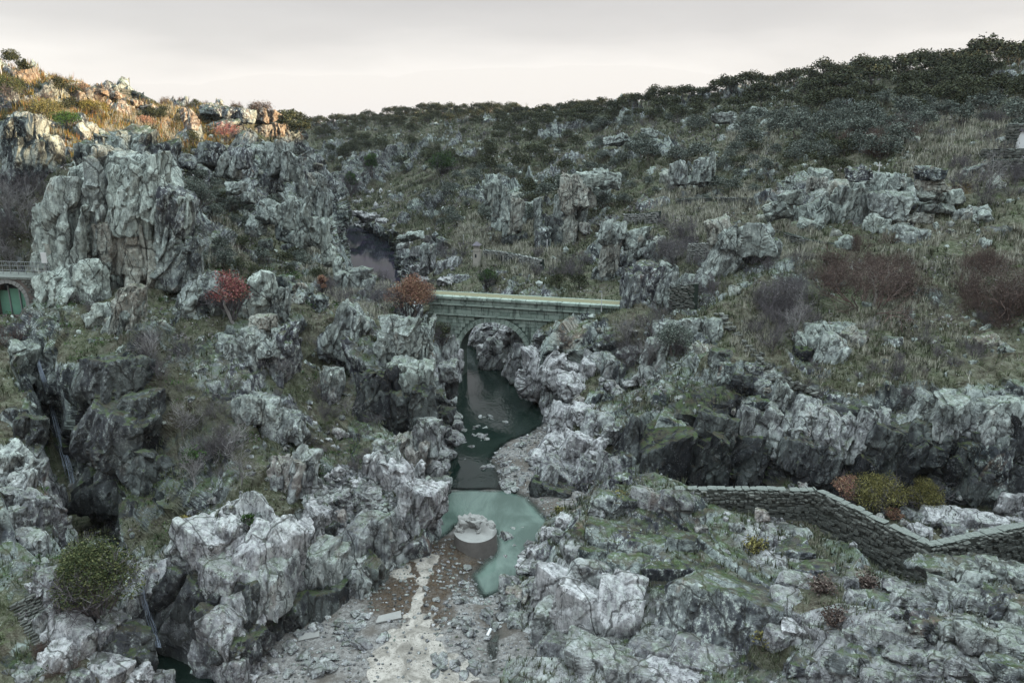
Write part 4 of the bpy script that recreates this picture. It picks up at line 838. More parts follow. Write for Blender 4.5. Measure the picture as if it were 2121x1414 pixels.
def bevel_box(name, mat, seed=0, b=.12, jit=.05):
    r = np.random.default_rng(seed); m = bmesh.new(); bmesh.ops.create_cube(m, size=1)
    bmesh.ops.bevel(m, geom=m.edges[:], offset=b * .5, segments=1, affect='EDGES')
    for v in m.verts: v.co += Vector(r.normal(0, jit * .3, 3))
    me = bpy.data.meshes.new(name); m.to_mesh(me); m.free(); me.materials.append(mat); return me
def frame(p0, p1, z=0.0):
    """a root whose local x runs from p0 to p1, y points away from the camera side"""
    ang = math.atan2(p1[1] - p0[1], p1[0] - p0[0]); return ang, math.hypot(p1[0] - p0[0], p1[1] - p0[1])

# ---- the stone arch bridge
bA = P(835, 612, 69.2); bB = P(1345, 640, 63.6); ang, BL = frame(bA, bB)
bridge = empty('stone_bridge', (bA[0], bA[1], 0), ang)
tag(bridge, 'green stained stone bridge with one round arch spanning the dark river', 'bridge')
ca, sa = math.cos(ang), math.sin(ang)
def b_px(s, z): 
    X, Y, f = project(np.array([bA[0] + s * ca, bA[1] + s * sa, z])); return X, Y
ss = np.linspace(0, BL, 2000); S0 = float(ss[np.argmin([abs(b_px(s, 3)[0] - 1022) for s in ss])])
TOP = 7.40; RAD = 3.12; SPR = 2.2; TH = 2.1
core = MB()
core.box((-3, .06, SPR), (S0 - RAD, TH, TOP - .25)).box((S0 + RAD, .06, SPR), (BL + 3, TH, TOP - .25))
core.box((-3, .06, -1), (S0 - RAD, TH, SPR)).box((S0 + RAD, .06, -1), (S0 + RAD + 4, TH, SPR))
n = 28
for i in range(n):                                             # fill over the vault, strip by strip
    x0 = S0 - RAD + 2 * RAD * i / n; x1 = S0 - RAD + 2 * RAD * (i + 1) / n
    z0, z1 = [SPR + math.sqrt(max(0, RAD**2 - (x - S0)**2)) for x in (x0, x1)]
    v = [(x0,.06,z0),(x1,.06,z1),(x1,TH,z1),(x0,TH,z0),(x0,.06,TOP-.25),(x1,.06,TOP-.25),(x1,TH,TOP-.25),(x0,TH,TOP-.25)]
    core.add(v, [(0,3,2,1),(4,5,6,7),(0,1,5,4),(2,3,7,6)])
core.build('core', simple('dark_ashlar', (.125, .165, .14), .95, .5, 3), bridge)  # darker ashlar core that shows in the joints
for zc, pr, h in ((6.62, .17, .13), (5.72, .15, .14)):
    MB().box((-3, -pr, zc), (BL + 3, .05, zc + h)).build('string_course', M_ASHLAR, bridge)
    MB().box((-3, -.045, zc - .07), (BL + 3, .05, zc - .003)).build('painted_drip_shadow', M_MORTAR, bridge)  # dark strip painting in the shade under each string course
cop = [bevel_box('coping_stone', M_ASHLAR, i) for i in range(4)]
s = -2.5
while s < BL + 2.5:
    l = random.uniform(.9, 1.3); o = link('coping_stone', cop[int(s * 7) % 4], None, bridge); o.location = (s + l / 2, .12, TOP - .13); o.scale = (l - .02, .62, .24); s += l
MB().box((-3, .44, TOP - .16), (BL + 3, TH - .3, TOP - .03)).build('deck', M_DRYGRASS, bridge)
MB().box((-3, TH - .29, TOP - .22), (BL + 3, TH + .1, TOP - .06)).build('far_coping', M_ASHLAR, bridge)
st = [bevel_box('stone', M_ASHLAR, 10 + i, .1, .04) for i in range(8)]
cands = []
for z0, z1, t0 in ((6.75, 7.15, -.05), (5.86, 6.60, -.02), (-.5, 5.66, .0)):
    nr = max(1, round((z1 - z0) / .33)); hh = (z1 - z0) / nr
    for r_ in range(nr):
        s = -2.6 + random.random() * .5
        while s < BL + 2.5:
            l = random.uniform(.55, 1.0); zc = z0 + (r_ + .5) * hh; sc = s + l / 2
            ok = True
            def clash(a_, b_):
                return any(((math.hypot(q - S0, zc + ez - SPR) < RAD + .43 and zc + ez > SPR) or (zc + ez <= SPR and abs(q - S0) < RAD + .45)) for q in (a_, b_) for ez in (-hh / 2, hh / 2))
            x0_, x1_ = s, s + l
            if clash(x0_, x1_):
                while x1_ - x0_ > .12 and clash(x0_, x1_):
                    if sc < S0: x1_ -= .03
                    else: x0_ += .03
                ok = x1_ - x0_ > .13
            lo_, l_ = (x0_ + x1_) / 2, x1_ - x0_
            X, Y = b_px(sc, zc)
            vis = 860 < X < 1335 and zc > (5.0 if X > 1150 else (2.6 if X > 1110 or X < 925 else 1.0))
            if ok: cands.append((not vis, lo_, zc, l_, hh, t0))
            s += l
cands.sort(key=lambda c: c[0]); rest = MB()
for k, (nv_, sc, zc, l, hh, t0) in enumerate(cands):
    pr = random.uniform(-.012, .02)
    if k < 300:
        o = link('stone', st[k % 8], None, bridge); o.location = (sc, t0 + .06 + pr, zc); o.scale = (l - .035, .16, hh - .035)
    else: rest.box((sc - l / 2 + .012, t0 - .02 + pr, zc - hh / 2 + .012), (sc + l / 2 - .012, t0 + .12, zc + hh / 2 - .012))
tag(rest.build('stonework', M_ASHLAR, bridge), kind='stuff')
NV = 25
for i in range(NV):
    a0 = math.pi * i / NV + .006; a1 = math.pi * (i + 1) / NV - .006; v = []
    for y in (-.06 - .02 * (i % 2), TH * .9):
        for a, r_ in ((a0, RAD), (a1, RAD), (a1, RAD + .42), (a0, RAD + .42)): v.append((S0 - math.cos(a) * r_, y, SPR + math.sin(a) * r_))
    MB().add(v, [(0,1,2,3),(7,6,5,4),(0,4,5,1),(1,5,6,2),(2,6,7,3),(3,7,4,0)]).build('voussoir', M_ASHLAR, bridge)
for sgn in (-1, 1):
    for j in range(8):
        z1 = SPR - j * .38; x0 = S0 + sgn * RAD; x1 = x0 + sgn * (.42 if j % 2 else .62)
        MB().box((min(x0, x1), -.05, z1 - .365), (max(x0, x1), 1.2, z1)).build('jamb_stone', M_ASHLAR, bridge)
lp = ground(1246, 642); q = P(1246, 628, 64.2)
post = empty('lamp_post', (q[0], q[1], 7.2)); tag(post, 'thin pale lamp post standing at the right end of the bridge', 'lamp post')
MB().tube((0, 0, -.3), (0, 0, 1.35), .035, .025).build('pole', M_WHITE, post); MB().box((-.22, -.05, 1.33), (.04, .05, 1.42)).build('lamp_head', M_STEEL, post)

# ---- rubble walls
STONE_SHAPES = [bevel_box('stone', M_WALLSTONE, 30 + i, .28, .14) for i in range(10)]
PALE_SHAPES = [bevel_box('stone', M_WALLPALE, 30 + i, .28, .14) for i in range(10)]
def rubble_wall(name, label, tops, heights, thick=.5, sh=.22, sl=.38, cap=None, nparts=300, skip=0.0, cat='wall', capmat=None, batter=0.0, mortar=None, pale=False):
    SH = PALE_SHAPES if pale else STONE_SHAPES
    root = empty(name, tops[0]); tag(root, label, cat); o0 = np.array(tops[0]); core = MB(); rest = MB(); n_ = 0; pieces = []
    for i in range(len(tops) - 1):
        a, b = np.array(tops[i]) - o0, np.array(tops[i + 1]) - o0; d = b - a; L = math.hypot(d[0], d[1]); u = d[:2] / L; nrm = np.array([u[1], -u[0]])
        if nrm @ (-(a + o0)[:2]) < 0: nrm = -nrm                     # towards the camera side
        h0, h1 = heights[i], heights[i + 1]; bk = -nrm * thick
        v = [(*(a[:2]), a[2] - h0), (*(b[:2]), b[2] - h1), (*(b[:2] + bk), b[2] - h1), (*(a[:2] + bk), a[2] - h0), (*a[:2], a[2] - .02), (*b[:2], b[2] - .02), (*(b[:2] + bk), b[2] - .02), (*(a[:2] + bk), a[2] - .02)]
        core.add(v, [(0,3,2,1),(4,5,6,7),(0,1,5,4),(1,2,6,5),(2,3,7,6),(3,0,4,7)])
        ang = math.atan2(u[1], u[0]); H = max(h0, h1); rows = int(H / sh)
        for r_ in range(rows):
            s = random.random() * sl * -.5
            while s < L:
                l = random.uniform(.6, 1.5) * sl; t = (s + l / 2) / L
                if 0 < t < 1 and (r_ + .5) * sh < h0 + (h1 - h0) * t and random.random() >= skip:
                    p = a + d * t; zc = p[2] - (r_ + .5) * sh - .03
                    jt = random.uniform(-.05, .05); pieces.append((r_, p[0] + nrm[0] * jt, p[1] + nrm[1] * jt, zc + random.uniform(-.25, .25) * sh, ang, l, sh * random.uniform(.6, 1.15)))
                s += l
        if cap:
            s = 0
            while s < L - .05:
                if random.random() < .08: s += random.uniform(.1, .3); continue
                l = min(random.uniform(.5, .85) * cap[2], L - s); t = (s + l / 2) / L; p = a + d * t - np.array([*(nrm * thick * .5), 0])
                o = link('coping_stone', CAPS[int(s * 13) % 6], None, root); o.location = (p[0], p[1], p[2] + cap[1] * .4 + random.uniform(-.025, .025)); o.scale = (l - .03, (thick + cap[0]) * random.uniform(.85, 1.1), cap[1] * random.uniform(.7, 1.4))
                o.rotation_euler = (random.uniform(-.08, .08), -math.atan2(d[2], L) + random.uniform(-.05, .05), ang + random.uniform(-.1, .1)); s += l
    core.build('wall_core', mortar or M_MORTAR, root)
    pieces.sort(key=lambda q: q[0])
    for k, (r_, x, y, z, an, l, h) in enumerate(pieces):
        tw = random.uniform(-.22, .22)
        if k < nparts:
            o = link('stone', SH[k % 10], None, root); o.location = (x, y, z); o.rotation_euler = (0, tw, an); o.scale = (l - .02, .2 * random.uniform(.8, 1.4), h - .015)
        else:
            c_, s_ = math.cos(an), math.sin(an); hx, hy, hz = l / 2 - .012, .09, h / 2 - .01
            vv = [(x + c_ * ex * hx - s_ * ey * hy, y + s_ * ex * hx + c_ * ey * hy, z + ez * hz + ex * tw * hx) for ez in (-1, 1) for ey in (-1, 1) for ex in (-1, 1)]
            rest.add(vv, [(0,1,3,2),(4,6,7,5),(0,4,5,1),(1,5,7,3),(3,7,6,2),(2,6,4,0)])
    if rest.v: tag(rest.build('stonework', M_WALLPALE if pale else M_WALLSTONE, root), kind='stuff')
    return root
CAPS = [bevel_box('coping_stone', M_COPING, 50 + i, .22, .22) for i in range(6)]
zw = lambda X, Y, z=4.95: Z(X, Y, z)
M_DARKRUBBLE = simple('dark_rubble_mortar', (.07, .075, .065), .95, .5, 5, .5)
rubble_wall('masonry_wall', 'long zigzag stone wall with pale coping in the right foreground', [zw(1400, 1016), zw(1555, 1015), zw(1692, 1018), zw(1722, 1032), zw(1928, 1134), zw(2121, 1092), zw(2330, 1050)], [1.0, 1.2, 1.6, 1.9, 2.7, 2.2, 2.0], .36, .15, .24, (.02, .07, .6), 300, .16, mortar=M_DARKRUBBLE)
def pts(lst, up=0.0):
    out = []
    for X, Y in lst:
        g = ground(X, Y); out.append(np.array([g[0].x, g[0].y, g[0].z + up]))
    return out
def wall_on(name, label, lst, h, **k):
    t = pts(lst, h); return rubble_wall(name, label, t, [h + 1.2] * len(t), **k)
wall_on('dry_stone_wall', 'square stone retaining wall of the small terrace below the grass shoulder', [(1424, 545), (1478, 545)], 1.9, sh=.2, sl=.3, nparts=80, thick=.35, pale=True)
wall_on('dry_stone_wall', 'low pale wall at the tip of the grassy terrace', [(1292, 462), (1330, 462), (1365, 458)], 1.1, sh=.25, sl=.4, nparts=60, pale=True)
wall_on('dry_stone_wall', 'dark rubble wall in the gully right of the mossy crag', [(1385, 648), (1435, 640)], 1.9, sh=.2, sl=.35, nparts=60, cap=(.2, .08, 1.0))
wall_on('dry_stone_wall', 'low stone edging under the upper turf strips', [(1400, 420), (1480, 416), (1560, 418)], .45, sh=.2, sl=.5, nparts=50)
wall_on('dry_stone_wall', 'terrace edge wall with pale top curving along the green path', [(1520, 462), (1600, 478), (1680, 500), (1760, 512)], .15, sh=.18, sl=.4, nparts=80, thick=.3)
wall_on('dry_stone_wall', 'top stone retaining wall by the white gable at the right edge', [(2080, 305), (2160, 305)], 2.2, sh=.28, sl=.4, nparts=80, cap=(.1, .1, 1.2))
wall_on('dry_stone_wall', 'middle stone retaining wall at the right edge under the white gable', [(2030, 330), (2160, 330)], .9, sh=.26, sl=.4, nparts=80, cap=(.1, .1, 1.2))
wall_on('dry_stone_wall', 'lowest stone retaining wall at the right edge behind bare scrub', [(2050, 358), (2160, 362)], 1.3, sh=.26, sl=.4, nparts=80)
wall_on('roadside_wall', 'long dark roof-like wall line on the left skyline', [(238, 197), (275, 204), (312, 211)], 1.1, sh=.4, sl=.8, nparts=30)
g = ground(2116, 330); gz = empty('white_building', g[0] + Vector((.75, 0, 0))); tag(gz, 'corner of a white rendered building at the right edge of the frame', 'building')
MB().add([(-.1,0,-.6),(4,0,-.6),(4,4,-.6),(-.1,4,-.6),(.45,0,2.6),(4,0,2.6),(4,4,2.6),(.45,4,2.6)], [(0,3,2,1),(4,5,6,7),(0,1,5,4),(1,2,6,5),(2,3,7,6),(3,0,4,7)]).build('wall', M_WHITE, gz)
MB().box((.3, -.15, 2.605), (4.1, 4.1, 2.78)).build('roof', M_TILE, gz)

# tumbled wall running down the right turf, stone by stone
tw = empty('tumbled_wall', ground(1493, 660)[0]); tag(tw, 'tumbled line of tan stones running diagonally down the right turf', 'wall')
line = [(1490, 655), (1530, 700), (1575, 745), (1600, 785), (1640, 800), (1690, 815)]
for i in range(110):
    t = i / 110 * (len(line) - 1); j = int(t); f = t - j; X = line[j][0] + (line[j + 1][0] - line[j][0]) * f + random.gauss(0, 5); Y = line[j][1] + (line[j + 1][1] - line[j][1]) * f + random.gauss(0, 4)
    g = ground(X, Y)
    o = link('stone', STONE_SHAPES[i % 10], None, tw); o.location = g[0] - tw.location + Vector((0, 0, random.uniform(-.02, .18))); s_ = random.uniform(.16, .38); o.scale = (s_ * 1.3, s_, s_ * .55); o.rotation_euler = (random.uniform(-.3, .3), random.uniform(-.3, .3), random.uniform(0, 3))
# thin slabby masonry patch, lower left
lw = empty('slab_masonry', ground(60, 1300)[0]); tag(lw, 'patch of thin layered masonry on the lower left slope', 'wall')
k = 0
for r_ in range(22):
    for c_ in range(6):
        X = 30 + r_ * 3.4 + c_ * 13 + random.gauss(0, 1.5); Y = 1252 + r_ * 5.2 - c_ * 6 + random.gauss(0, 1)
        g = ground(X, Y)
        if g is None: continue
        o = link('stone', STONE_SHAPES[k % 10], None, lw); o.location = g[0] - lw.location + Vector((0, -.03, .03)); o.scale = (random.uniform(.22, .42), .25, random.uniform(.06, .1)); o.rotation_euler = (0, -.35, .2 + random.uniform(-.1, .1)); k += 1

# ---- arched sluice house with a green gate, far left
ga = P(-90, 600, 50.6); gb_ = P(100, 600, 49.6); ang, GL = frame(ga, gb_)
gate = empty('sluice_house', (ga[0], ga[1], 0), ang); tag(gate, 'old masonry sluice house with a round arch closed by green panels', 'building')
def g_s(X, z):
    ss = np.linspace(0, GL, 400); pr = [project(np.array([ga[0] + s * math.cos(ang), ga[1] + s * math.sin(ang), z]))[0] for s in ss]
    return float(ss[int(np.argmin([abs(q - X) for q in pr]))])
GC = g_s(26, 10); ZS = P(26, 612, 50.0)[2]; ZB = P(26, 655, 50.0)[2]; GR = g_s(60, 10) - GC; ZT = P(26, 574, 50.0)[2]
w = MB().box((-4, 0, ZB - 1.5), (GC - GR, 1.5, ZT - .12)).box((GC + GR, 0, ZB - 1.5), (GL, 1.5, ZT - .12))
for i in range(16):
    x0 = GC - GR + 2 * GR * i / 16; x1 = GC - GR + 2 * GR * (i + 1) / 16; z0, z1 = [ZS - .35 + math.sqrt(max(0, GR**2 - (x - GC)**2)) for x in (x0, x1)]
    w.add([(x0,0,z0),(x1,0,z1),(x1,1.5,z1),(x0,1.5,z0),(x0,0,ZT-.12),(x1,0,ZT-.12),(x1,1.5,ZT-.12),(x0,1.5,ZT-.12)], [(0,3,2,1),(4,5,6,7),(0,1,5,4),(2,3,7,6)])
w.box((GC - GR, 0, ZB - 1.5), (GC + GR, 1.5, ZB))
w.build('wall', M_BRICKISH, gate)
for i in range(15):
    a0 = math.pi * i / 15 + .012; a1 = math.pi * (i + 1) / 15 - .012; v = []
    for y in (-.06, .35):
        for a, r_ in ((a0, GR - .02), (a1, GR - .02), (a1, GR + .24), (a0, GR + .24)): v.append((GC - math.cos(a) * r_, y, ZS - .35 + math.sin(a) * r_))
    MB().add(v, [(0,1,2,3),(7,6,5,4),(0,4,5,1),(1,5,6,2),(2,6,7,3),(3,7,4,0)]).build('voussoir', M_CONC, gate)
for sg in (-1, 1):
    for j in range(4):
        x0 = GC + sg * (GR - .02); x1 = x0 + sg * .25; z1 = ZS - .36 - j * .33
        MB().box((min(x0, x1), -.06, z1 - .32), (max(x0, x1), .3, z1)).build('jamb_stone', M_CONC, gate)
pw = (2 * GR - .1) / 3
for j in range(3):
    MB().box((GC - GR + .03 + j * (pw + .02), .5, ZB + .002), (GC - GR + .03 + j * (pw + .02) + pw - .02, .56, ZS + (.2 if j != 1 else .35))).build('gate_panel', M_GREEN, gate)
for j in (1, 2): MB().box((GC - GR + .01 + j * (pw + .02) - .04, .42, ZB + .002), (GC - GR + .01 + j * (pw + .02) + .04, .497, ZS + .55)).build('gate_post', M_STEEL, gate)
MB().box((GC - GR + .01, .7, ZB), (GC + GR - .01, .75, ZS + .75)).build('opening_shade', M_RECESS, gate)  # dark sheet standing in for the shade behind the gate
for j in range(12): MB().box((-1 + j * .7, -.1, ZT - .117), (-1 + j * .7 + .68, 1.6, ZT + .03)).build('coping_stone', M_COPING, gate)
kk = 0
for r_ in range(11):
    for c_ in range(22):
        x = -.5 + c_ * .33 + (r_ % 2) * .15; z = ZT - .25 - r_ * .17
        if x > GL - .2 or (abs(x + .15 - GC) < GR + .42 and z < ZS - .3) or (math.hypot(x + .15 - GC, z - ZS + .35) < GR + .4): continue
        if kk < 150:
            o = link('stone', STONE_SHAPES[kk % 10], None, gate); o.location = (x + .15, -.01, z); o.scale = (random.uniform(.24, .31), .12, random.uniform(.12, .155)); kk += 1
rl = empty('railing', (ga[0], ga[1], 0), ang); tag(rl, 'steel handrail along the top of the sluice house', 'railing')
for j in range(8): MB().tube((GC - 1.5 + j * .55, .9, ZT), (GC - 1.5 + j * .55, .9, ZT + .85), .022, n=6).build('post', M_STEEL, rl)
for zz in (.28, .56, .83): MB().tube((GC - 1.6, .9, ZT + zz), (GC + 2.5, .9, ZT + zz), .016, n=6).build('rail', M_STEEL, rl)
for j in range(26): MB().tube((GC - 1.4 + j * .15, .9, ZT + .285), (GC - 1.4 + j * .15, .9, ZT + .825), .007, n=4).build('baluster', M_STEEL, rl)
q = P(93, 548, 49.0); wp = empty('sign_board', q); tag(wp, 'plain white panel on a short post beside the split pillar', 'sign')
MB().box((-.17, -.02, .1), (.17, .02, .75)).build('panel', M_WHITE, wp); MB().tube((0, .03, -.5), (0, .03, .6), .03, n=6).build('post', M_STEEL, wp)

# ---- turret and roadside wall beyond the bridge
g = ground(988, 549); tu = empty('roadside_turret', g[0], -.35); tag(tu, 'slim cream turret with a tiled cap beside the ruined roadside wall', 'turret')
u = g[0].length / F_PX * 1.0
M_CREAM = simple('cream_render', (.50, .47, .41), .9, .2, 4)
MB().add([(-.42,-.42,-1),(.42,-.42,-1),(.42,.42,-1),(-.42,.42,-1),(-.34,-.34,1.75),(.34,-.34,1.75),(.34,.34,1.75),(-.34,.34,1.75)], [(0,3,2,1),(4,5,6,7),(0,1,5,4),(1,2,6,5),(2,3,7,6),(3,0,4,7)]).build('shaft', M_CREAM, tu)
MB().box((-.4, -.4, 1.752), (.4, .4, 1.85)).build('cornice', M_CREAM, tu); MB().box((-.3, -.3, 1.852), (.3, .3, 2.4)).build('lantern_block', M_CREAM, tu)
MB().add([(-.48,-.48,2.402),(.48,-.48,2.402),(.48,.48,2.402),(-.48,.48,2.402),(-.08,0,2.85),(.08,0,2.85)], [(0,1,5,4),(1,2,5),(2,3,4,5),(3,0,4),(3,2,1,0)]).build('tiled_cap', M_TILE, tu)
v = [(-.11, -.385, .95), (.11, -.385, .95), (.11, -.385, 1.3)] + [(.11 * math.cos(a), -.385, 1.3 + .11 * math.sin(a)) for a in (.5, 1.05, 1.57, 2.1, 2.64)] + [(-.11, -.385, 1.3)]
MB().add(v, [tuple(range(len(v)))]).build('niche_shade', M_RECESS, tu)  # flat dark patch painting the shade of a recess
rw = pts([(1002, 535), (1040, 541), (1080, 549), (1120, 560)], 1.15)
rr = rubble_wall('roadside_wall', 'ruined roadside wall with a row of dark gaps right of the turret', rw, [3.5] * 4, .35, .25, .5, None, 120, pale=True)
for i in range(34):
    t = i / 34 * 3; j = int(t); f = t - j; p = rw[j] * (1 - f) + rw[j + 1] * f - rw[0]
    if random.random() < .85: MB().box((p[0] - .06, p[1] - .34, p[2] - random.uniform(.9, 1.5)), (p[0] + random.uniform(.03, .09), p[1] - .1, p[2] - .45)).build('gap_shade' if i % 3 else 'pale_rib', M_RECESS if i % 3 else M_CREAM, rr)  # dark boxes stand in for the shade inside the gaps
for (X, Y, h, lab) in ((1133, 522, 1.5, 'thin white marker post beside the road under the fluted cliff'), (1820, 357, 1.0, 'small white cross shaped marker on the broad lichened crag'), (4, 160, 3.2, 'pale slender pole on the hillside at the top left edge'), (960, 505, 1.2, 'short thin post in the turf left of the turret')):
    g = ground(X, Y); o = empty('marker_post', g[0]); tag(o, lab, 'post'); MB().tube((0, 0, -.3), (0, 0, h), .05, n=6).build('pole', M_WHITE, o)
    if 'cross' in lab: MB().box((-.25, -.04, h * .6), (.25, .04, h * .6 + .12)).build('arm', M_WHITE, o)

# ---- old drum pier, steps, litter
g = Z(984, 1150, 0); pier = empty('drum_pier', (g[0], g[1] + .6, -.35)); pier.scale = (1.1, 1.1, 1.35); tag(pier, 'stump of a round concrete pier standing at the pool edge', 'bridge pier')
n = 40; rad = [1.06 * (1 + .03 * math.sin(3 * a)) for a in np.linspace(0, 2 * math.pi, n, endpoint=False)]; v = []; 
for zi, zz in enumerate((0, .5, 1.02)):
    for i in range(n):
        a = 2 * math.pi * i / n; v.append((rad[i] * math.cos(a) * (1.0 - .02 * zi), rad[i] * .92 * math.sin(a), zz))
f = [(r_ * n + i, r_ * n + (i + 1) % n, (r_ + 1) * n + (i + 1) % n, (r_ + 1) * n + i) for r_ in range(2) for i in range(n)]
MB().add(v, f).build('drum', M_CONCD, pier)
rg = np.linspace(.0, 1, 14); tv = []; 
for r_ in rg:
    for i in range(n):
        a = 2 * math.pi * i / n; x, y = rad[i] * math.cos(a) * .96 * r_ * (1.01), rad[i] * .92 * math.sin(a) * r_ * 1.0
        hz = float(vnoise(np.array([[x * 2.2, y * 2.2, 3.3]]), 7)[0] * .22 + vnoise(np.array([[x * 7, y * 7, 1.3]]), 8)[0] * .10)
        bk = max(0, min(1, (y + .12 + .35 * x) * 3)); tv.append((x, y, 1.02 + (0 if r_ == 1 else (.012 + (max(0, .26 + hz) * bk) * (1 if r_ < .93 else .45)))))
MB().add(tv, [(r_ * n + i, r_ * n + (i + 1) % n, (r_ + 1) * n + (i + 1) % n, (r_ + 1) * n + i) for r_ in range(13) for i in range(n)]).build('broken_top', M_CONC, pier, True)
for i, (x, y, w_, h_) in enumerate([(-.45, .45, .42, .26), (.15, .55, .5, .3), (.62, .25, .36, .26), (-.75, .1, .24, .16), (.1, .15, .4, .12)]):
    me = block_mesh('broken_block', np.array([x, y, 1.02 + h_ * .35]) + np.array(pier.location), (w_, w_ * .8, h_), Euler((0, .1 * i, i)), 5000 + i, 4, (.9, 0, 0), np.array(pier.location)); link('broken_block', me, M_CONC, pier)
sp = empty('rock_steps', P(822, 1100, 39.6)); tag(sp, 'flight of narrow steps climbing between the two pale cliffs', 'steps')
for i in range(12):
    t = i / 11; p = P(826 - 18 * t, 1104 - 96 * t, 39.3 + 2.4 * t) - np.array(sp.location)
    MB().box((p[0] - .32, p[1] - .15, p[2] - .35), (p[0] + .32, p[1] + .35, p[2] + .0)).build('step', M_CONCD, sp)
def on(X, Y): return ground(X, Y)[0]
o = empty('drainpipe', on(1012, 1315)); tag(o, 'short length of white plastic pipe lying by the green ditch', 'pipe'); m = MB().tube((-.06, -.2, .1), (.09, .22, .16), .07, n=12); m.build('pipe', M_WHITE, o)
for (X, Y, w_, l_, lab) in ((1023, 1370, .06, .9, 'pale thin board at the edge of the green ditch'), (640, 1318, .5, 1.0, 'pale flat slab shard on the gravel below the cliff'), (805, 1280, .55, 1.3, 'blue grey flat slab at the edge of the silt strip'), (776, 1222, .1, .22, 'tiny white scrap on the brown silt')):
    p = on(X, Y); o = empty('slab', p, random.uniform(-.5, .5)); tag(o, lab, 'slab'); MB().add([(-l_/2,-w_*.3,0),(l_*.4,-w_/2,0),(l_/2,w_*.4,0),(-l_*.3,w_/2,0),(-l_/2,-w_*.3,.07),(l_*.4,-w_/2,.06),(l_/2,w_*.4,.1),(-l_*.3,w_/2,.08)], [(0,3,2,1),(4,5,6,7),(0,1,5,4),(1,2,6,5),(2,3,7,6),(3,0,4,7)]).build('sheet', M_CONC, o)

# ---- falling water
def fall(label, path, width, n=16):
    pp = []
    for X, Y in path:
        g = ground(X, Y); r = V(ray(X, Y)).normalized(); pp.append(g[0] - r * .6)
    # water falls: each point no farther out than the lip
    root = empty('waterfall', pp[-1]); tag(root, label, 'waterfall'); 
    for k in range(n):
        m = MB(); off = random.uniform(-.5, .5) * width; ph = random.random() * 9; prev = None
        L = 26
        for i in range(L):
            t = i / (L - 1) * (len(pp) - 1); j = min(int(t), len(pp) - 2); q = pp[j].lerp(pp[j + 1], t - j)
            q = q + Vector((off * (.35 + .8 * i / L) + math.sin(i * .35 + ph) * width * .10, random.uniform(-.02, .02), 0)); rr = width * (.012 + .010 * math.sin(i * .8 + ph))
            ring = [q + Vector((math.cos(a) * rr, math.sin(a) * rr, 0)) - root.location for a in (0, 1.26, 2.51, 3.77, 5.03)]; m.v += [tuple(c) for c in ring]
            if i: m.f += [((i - 1) * 5 + c, (i - 1) * 5 + (c + 1) % 5, i * 5 + (c + 1) % 5, i * 5 + c) for c in range(5)]
            prev = q
        m.build('strand', M_FALL, root, True)
    return root
fall('thin upper waterfall dropping through the black gorge at the left', [(75, 735), (92, 790), (108, 850), (125, 910), (140, 960), (150, 1000)], .5)
fall('lower waterfall spilling past the green bush into the cave pool', [(291, 1212), (300, 1245), (309, 1280), (318, 1312), (326, 1340)], .34, 16)
# ------------------------------------------------------------------ labels that tell look-alikes apart
MARKS = [('the stone bridge', 1080, 630), ('the cream turret', 988, 520), ('the green sluice gate', 25, 615), ('the reservoir', 760, 520), ('the great pinnacle', 290, 460),
 ('the split pillar', 140, 520), ('the twin rock towers', 70, 330), ('the sunlit stepped crag', 565, 265), ('the left skyline pole', 4, 160), ('the roof-like skyline wall', 275, 195),
 ('the zigzag wall', 1800, 1080), ('the big cream crag', 1215, 400), ('the standing rock pair', 1435, 360), ('the lichened crag', 1780, 410), ('the plate stack', 1930, 400),
 ('the grass shoulder', 1530, 520), ('the sunken pale boulders', 1700, 710), ('the walled terrace', 1450, 520), ('the tumbled wall', 1590, 760), ('the speckled white block', 2010, 880),
 ('the black cliff face', 1480, 950), ('the white gable', 2110, 300), ('the drum pier', 983, 1120), ('the square cut block', 840, 700), ('the central spur', 555, 740),
 ('the overhanging block', 570, 880), ('the grassy hollow', 700, 950), ('the pale cliff', 640, 1130), ('the cave pool', 380, 1370), ('the upper waterfall', 80, 850),
 ('the gravel bar', 1060, 950), ('the silt strip', 880, 1250), ('the near outcrop', 1300, 1200), ('the reservoir bend', 760, 400), ('the ridge gap', 600, 260), ('the mossy dark crag', 1350, 600),
 ('the terrace tip wall', 1325, 450), ('the russet thicket', 1790, 570), ('the upper slab outcrop', 1550, 255), ('the middle slab outcrop', 1300, 290), ('the jointed cliff band', 440, 320),
 ('the rubble gully wall', 1405, 620), ('the far cliffs', 780, 340), ('the long oak belt', 1750, 160), ('the right edge thicket', 2090, 600)]
_used = {}
def unique_label(desc, X, Y, tail=''):
    near = sorted(MARKS, key=lambda m: (m[1] - X)**2 + (m[2] - Y)**2)
    for m in near[:6]:
        dx, dy = X - m[1], Y - m[2]; d = math.hypot(dx, dy)
        dist = 'just ' if d < 45 else ('' if d < 110 else 'well ')
        a = math.degrees(math.atan2(-dy, dx)) % 360
        dirs = ['right of', 'up and right of', 'above', 'up and left of', 'left of', 'down and left of', 'below', 'down and right of'][int((a + 22.5) // 45) % 8]
        l = f'{desc} {dist}{dirs} {m[0]}'
        if l not in _used: _used[l] = 1; return l
    for extra in ('leftward', 'rightward', 'upper', 'lower', 'outer', 'inner'):
        l = f'{extra} {near[0] and desc} {dirs} {near[0][0]}'
        if l not in _used and len(l.split()) <= 16: _used[l] = 1; return l
    return None

